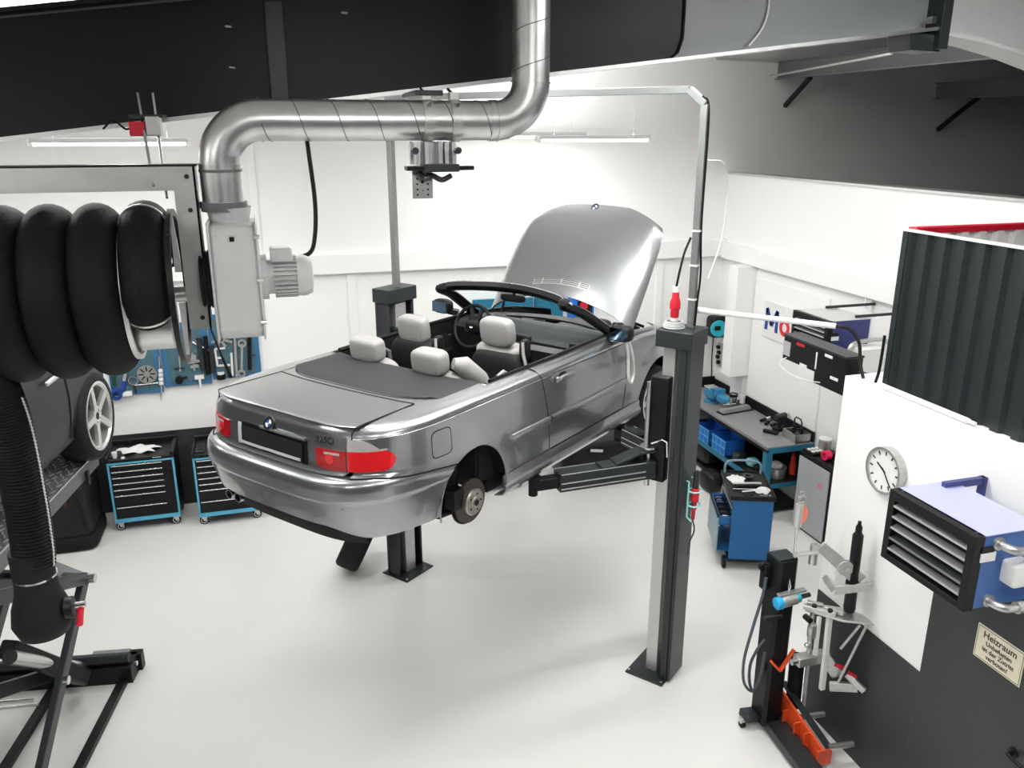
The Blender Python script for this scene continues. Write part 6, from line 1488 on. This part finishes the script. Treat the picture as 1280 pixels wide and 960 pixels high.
# ================================================================ CORRUGATED ENCLOSURE
CE=thing('corrugated_enclosure','dark green-grey corrugated sheet enclosure standing on the heating room roof','enclosure',(4.2,2.5,2.757))
XC=3.86; pitch=.145
def corr(y0,y1,z0,z1,x):
    m=MB(); prof=[]; y=y1
    while y>y0:
        for dy,dx in ((0,0),(.055,0),(.075,.028),(.125,.028),(.145,0)):
            prof.append((x+dx,max(y0,y-dy)))
        y-=pitch
    vs=[]
    for px,py in prof: vs += [(px,py,z0),(px,py,z1)]
    m.add(vs,[(2*i,2*i+2,2*i+3,2*i+1) for i in range(len(prof)-1)]); return m
corr(-1.8,4.34,2.757,3.79,XC).build('near_sheet',M['greygreen'],CE,smooth=0,solid=.003,ref=(6,2,3))
MB().bb((XC-.008,-1.8,3.785),(XC+.035,4.345,3.80)).build('top_edge',M['whitepl'],CE,bevel=.002)
MB().bb((XC-.006,4.30,2.757),(XC+.03,4.345,3.79)).build('corner_post',M['greygreen'],CE)
m=MB(); vs=[]; prof=[]
x=XC+.03
while x<6.0:
    for dx,dy in ((0,0),(.055,0),(.075,.028),(.125,.028)): prof.append((x+dx,4.31-dy))
    x+=.145
for px,py in prof: vs += [(px,py,2.757),(px,py,3.77)]
m.add(vs,[(2*i,2*i+2,2*i+3,2*i+1) for i in range(len(prof)-1)]); m.build('end_sheet',M['whitepl'],CE,smooth=0,solid=.003)
MB().bb((XC+.03,4.27,3.772),(6.05,4.345,3.81)).build('red_top_rail',M['red'],CE,bevel=.003)
# pipe on top of the heating room wall
m=MB().cyl((XH+.035,4.33,2.776),(XH+.035,3.58,2.776),.018,n=12).cyl((XH+.035,3.58,2.776),(XH+.035,3.53,2.776),.012,n=10); single(m,'white_pipe','white plastic pipe lying along the top of the heating room wall','pipe',M['whitepl'])
single(MB().tube(spline([(3.83,4.38,2.775),(3.842,4.375,2.85),(3.845,4.372,2.97),(3.845,4.37,3.10)]),.010,8),'edge_cable','short black cable up the left end of the corrugated sheet','cable',M['black'])
# ================================================================ ADDED UNSEEN FILL LAMPS, WORLD, CAMERA
g='added unseen fill lamps above the beam and behind the camera'
for x,y,z,e in ((-2.5,6.2,4.56,60),(.6,6.2,4.95,75),(2.6,6.0,5.15,75),(4.4,6.4,5.40,60),(-2.6,2.4,4.60,50),(-1.2,4.7,4.64,100),(1.4,4.7,4.98,140),(3.0,5.0,5.20,55),(-1.8,.8,4.70,95),(.6,.6,4.96,140),(2.6,1.2,5.2,110),(2.9,2.4,5.22,60),(-4.0,8,4.35,60)):
    lamp(x,y,z,1.27,'unseen tube lamp added as fill light for the hall',g,e,False)
w=bpy.data.worlds.new('W'); SC.world=w; w.use_nodes=True
w.node_tree.nodes['Background'].inputs[0].default_value=(.5,.52,.55,1); w.node_tree.nodes['Background'].inputs[1].default_value=.3
cd=bpy.data.cameras.new('camera'); cam=bpy.data.objects.new('camera',cd); COL.objects.link(cam)
cd.sensor_fit='HORIZONTAL'; cd.sensor_width=36; cd.lens=1030/1280*36; cd.clip_start=.05
yaw=R(16.4); pit=R(17.2)
f=Vec((math.sin(yaw)*math.cos(pit),math.cos(yaw)*math.cos(pit),-math.sin(pit))); r=Vec((math.cos(yaw),-math.sin(yaw),0)); u=r.cross(f)
mt=Matrix((r,u,-f)).transposed().to_4x4(); mt.translation=(0,0,CAM_H); cam.matrix_world=mt
SC.camera=cam
vs=SC.view_settings; vs.view_transform='Standard'; vs.look='None'; vs.gamma=1; vs.use_curve_mapping=False; vs.exposure=-0.06
SC.cycles.max_bounces=10; SC.cycles.diffuse_bounces=5; SC.cycles.glossy_bounces=5; SC.cycles.transmission_bounces=8
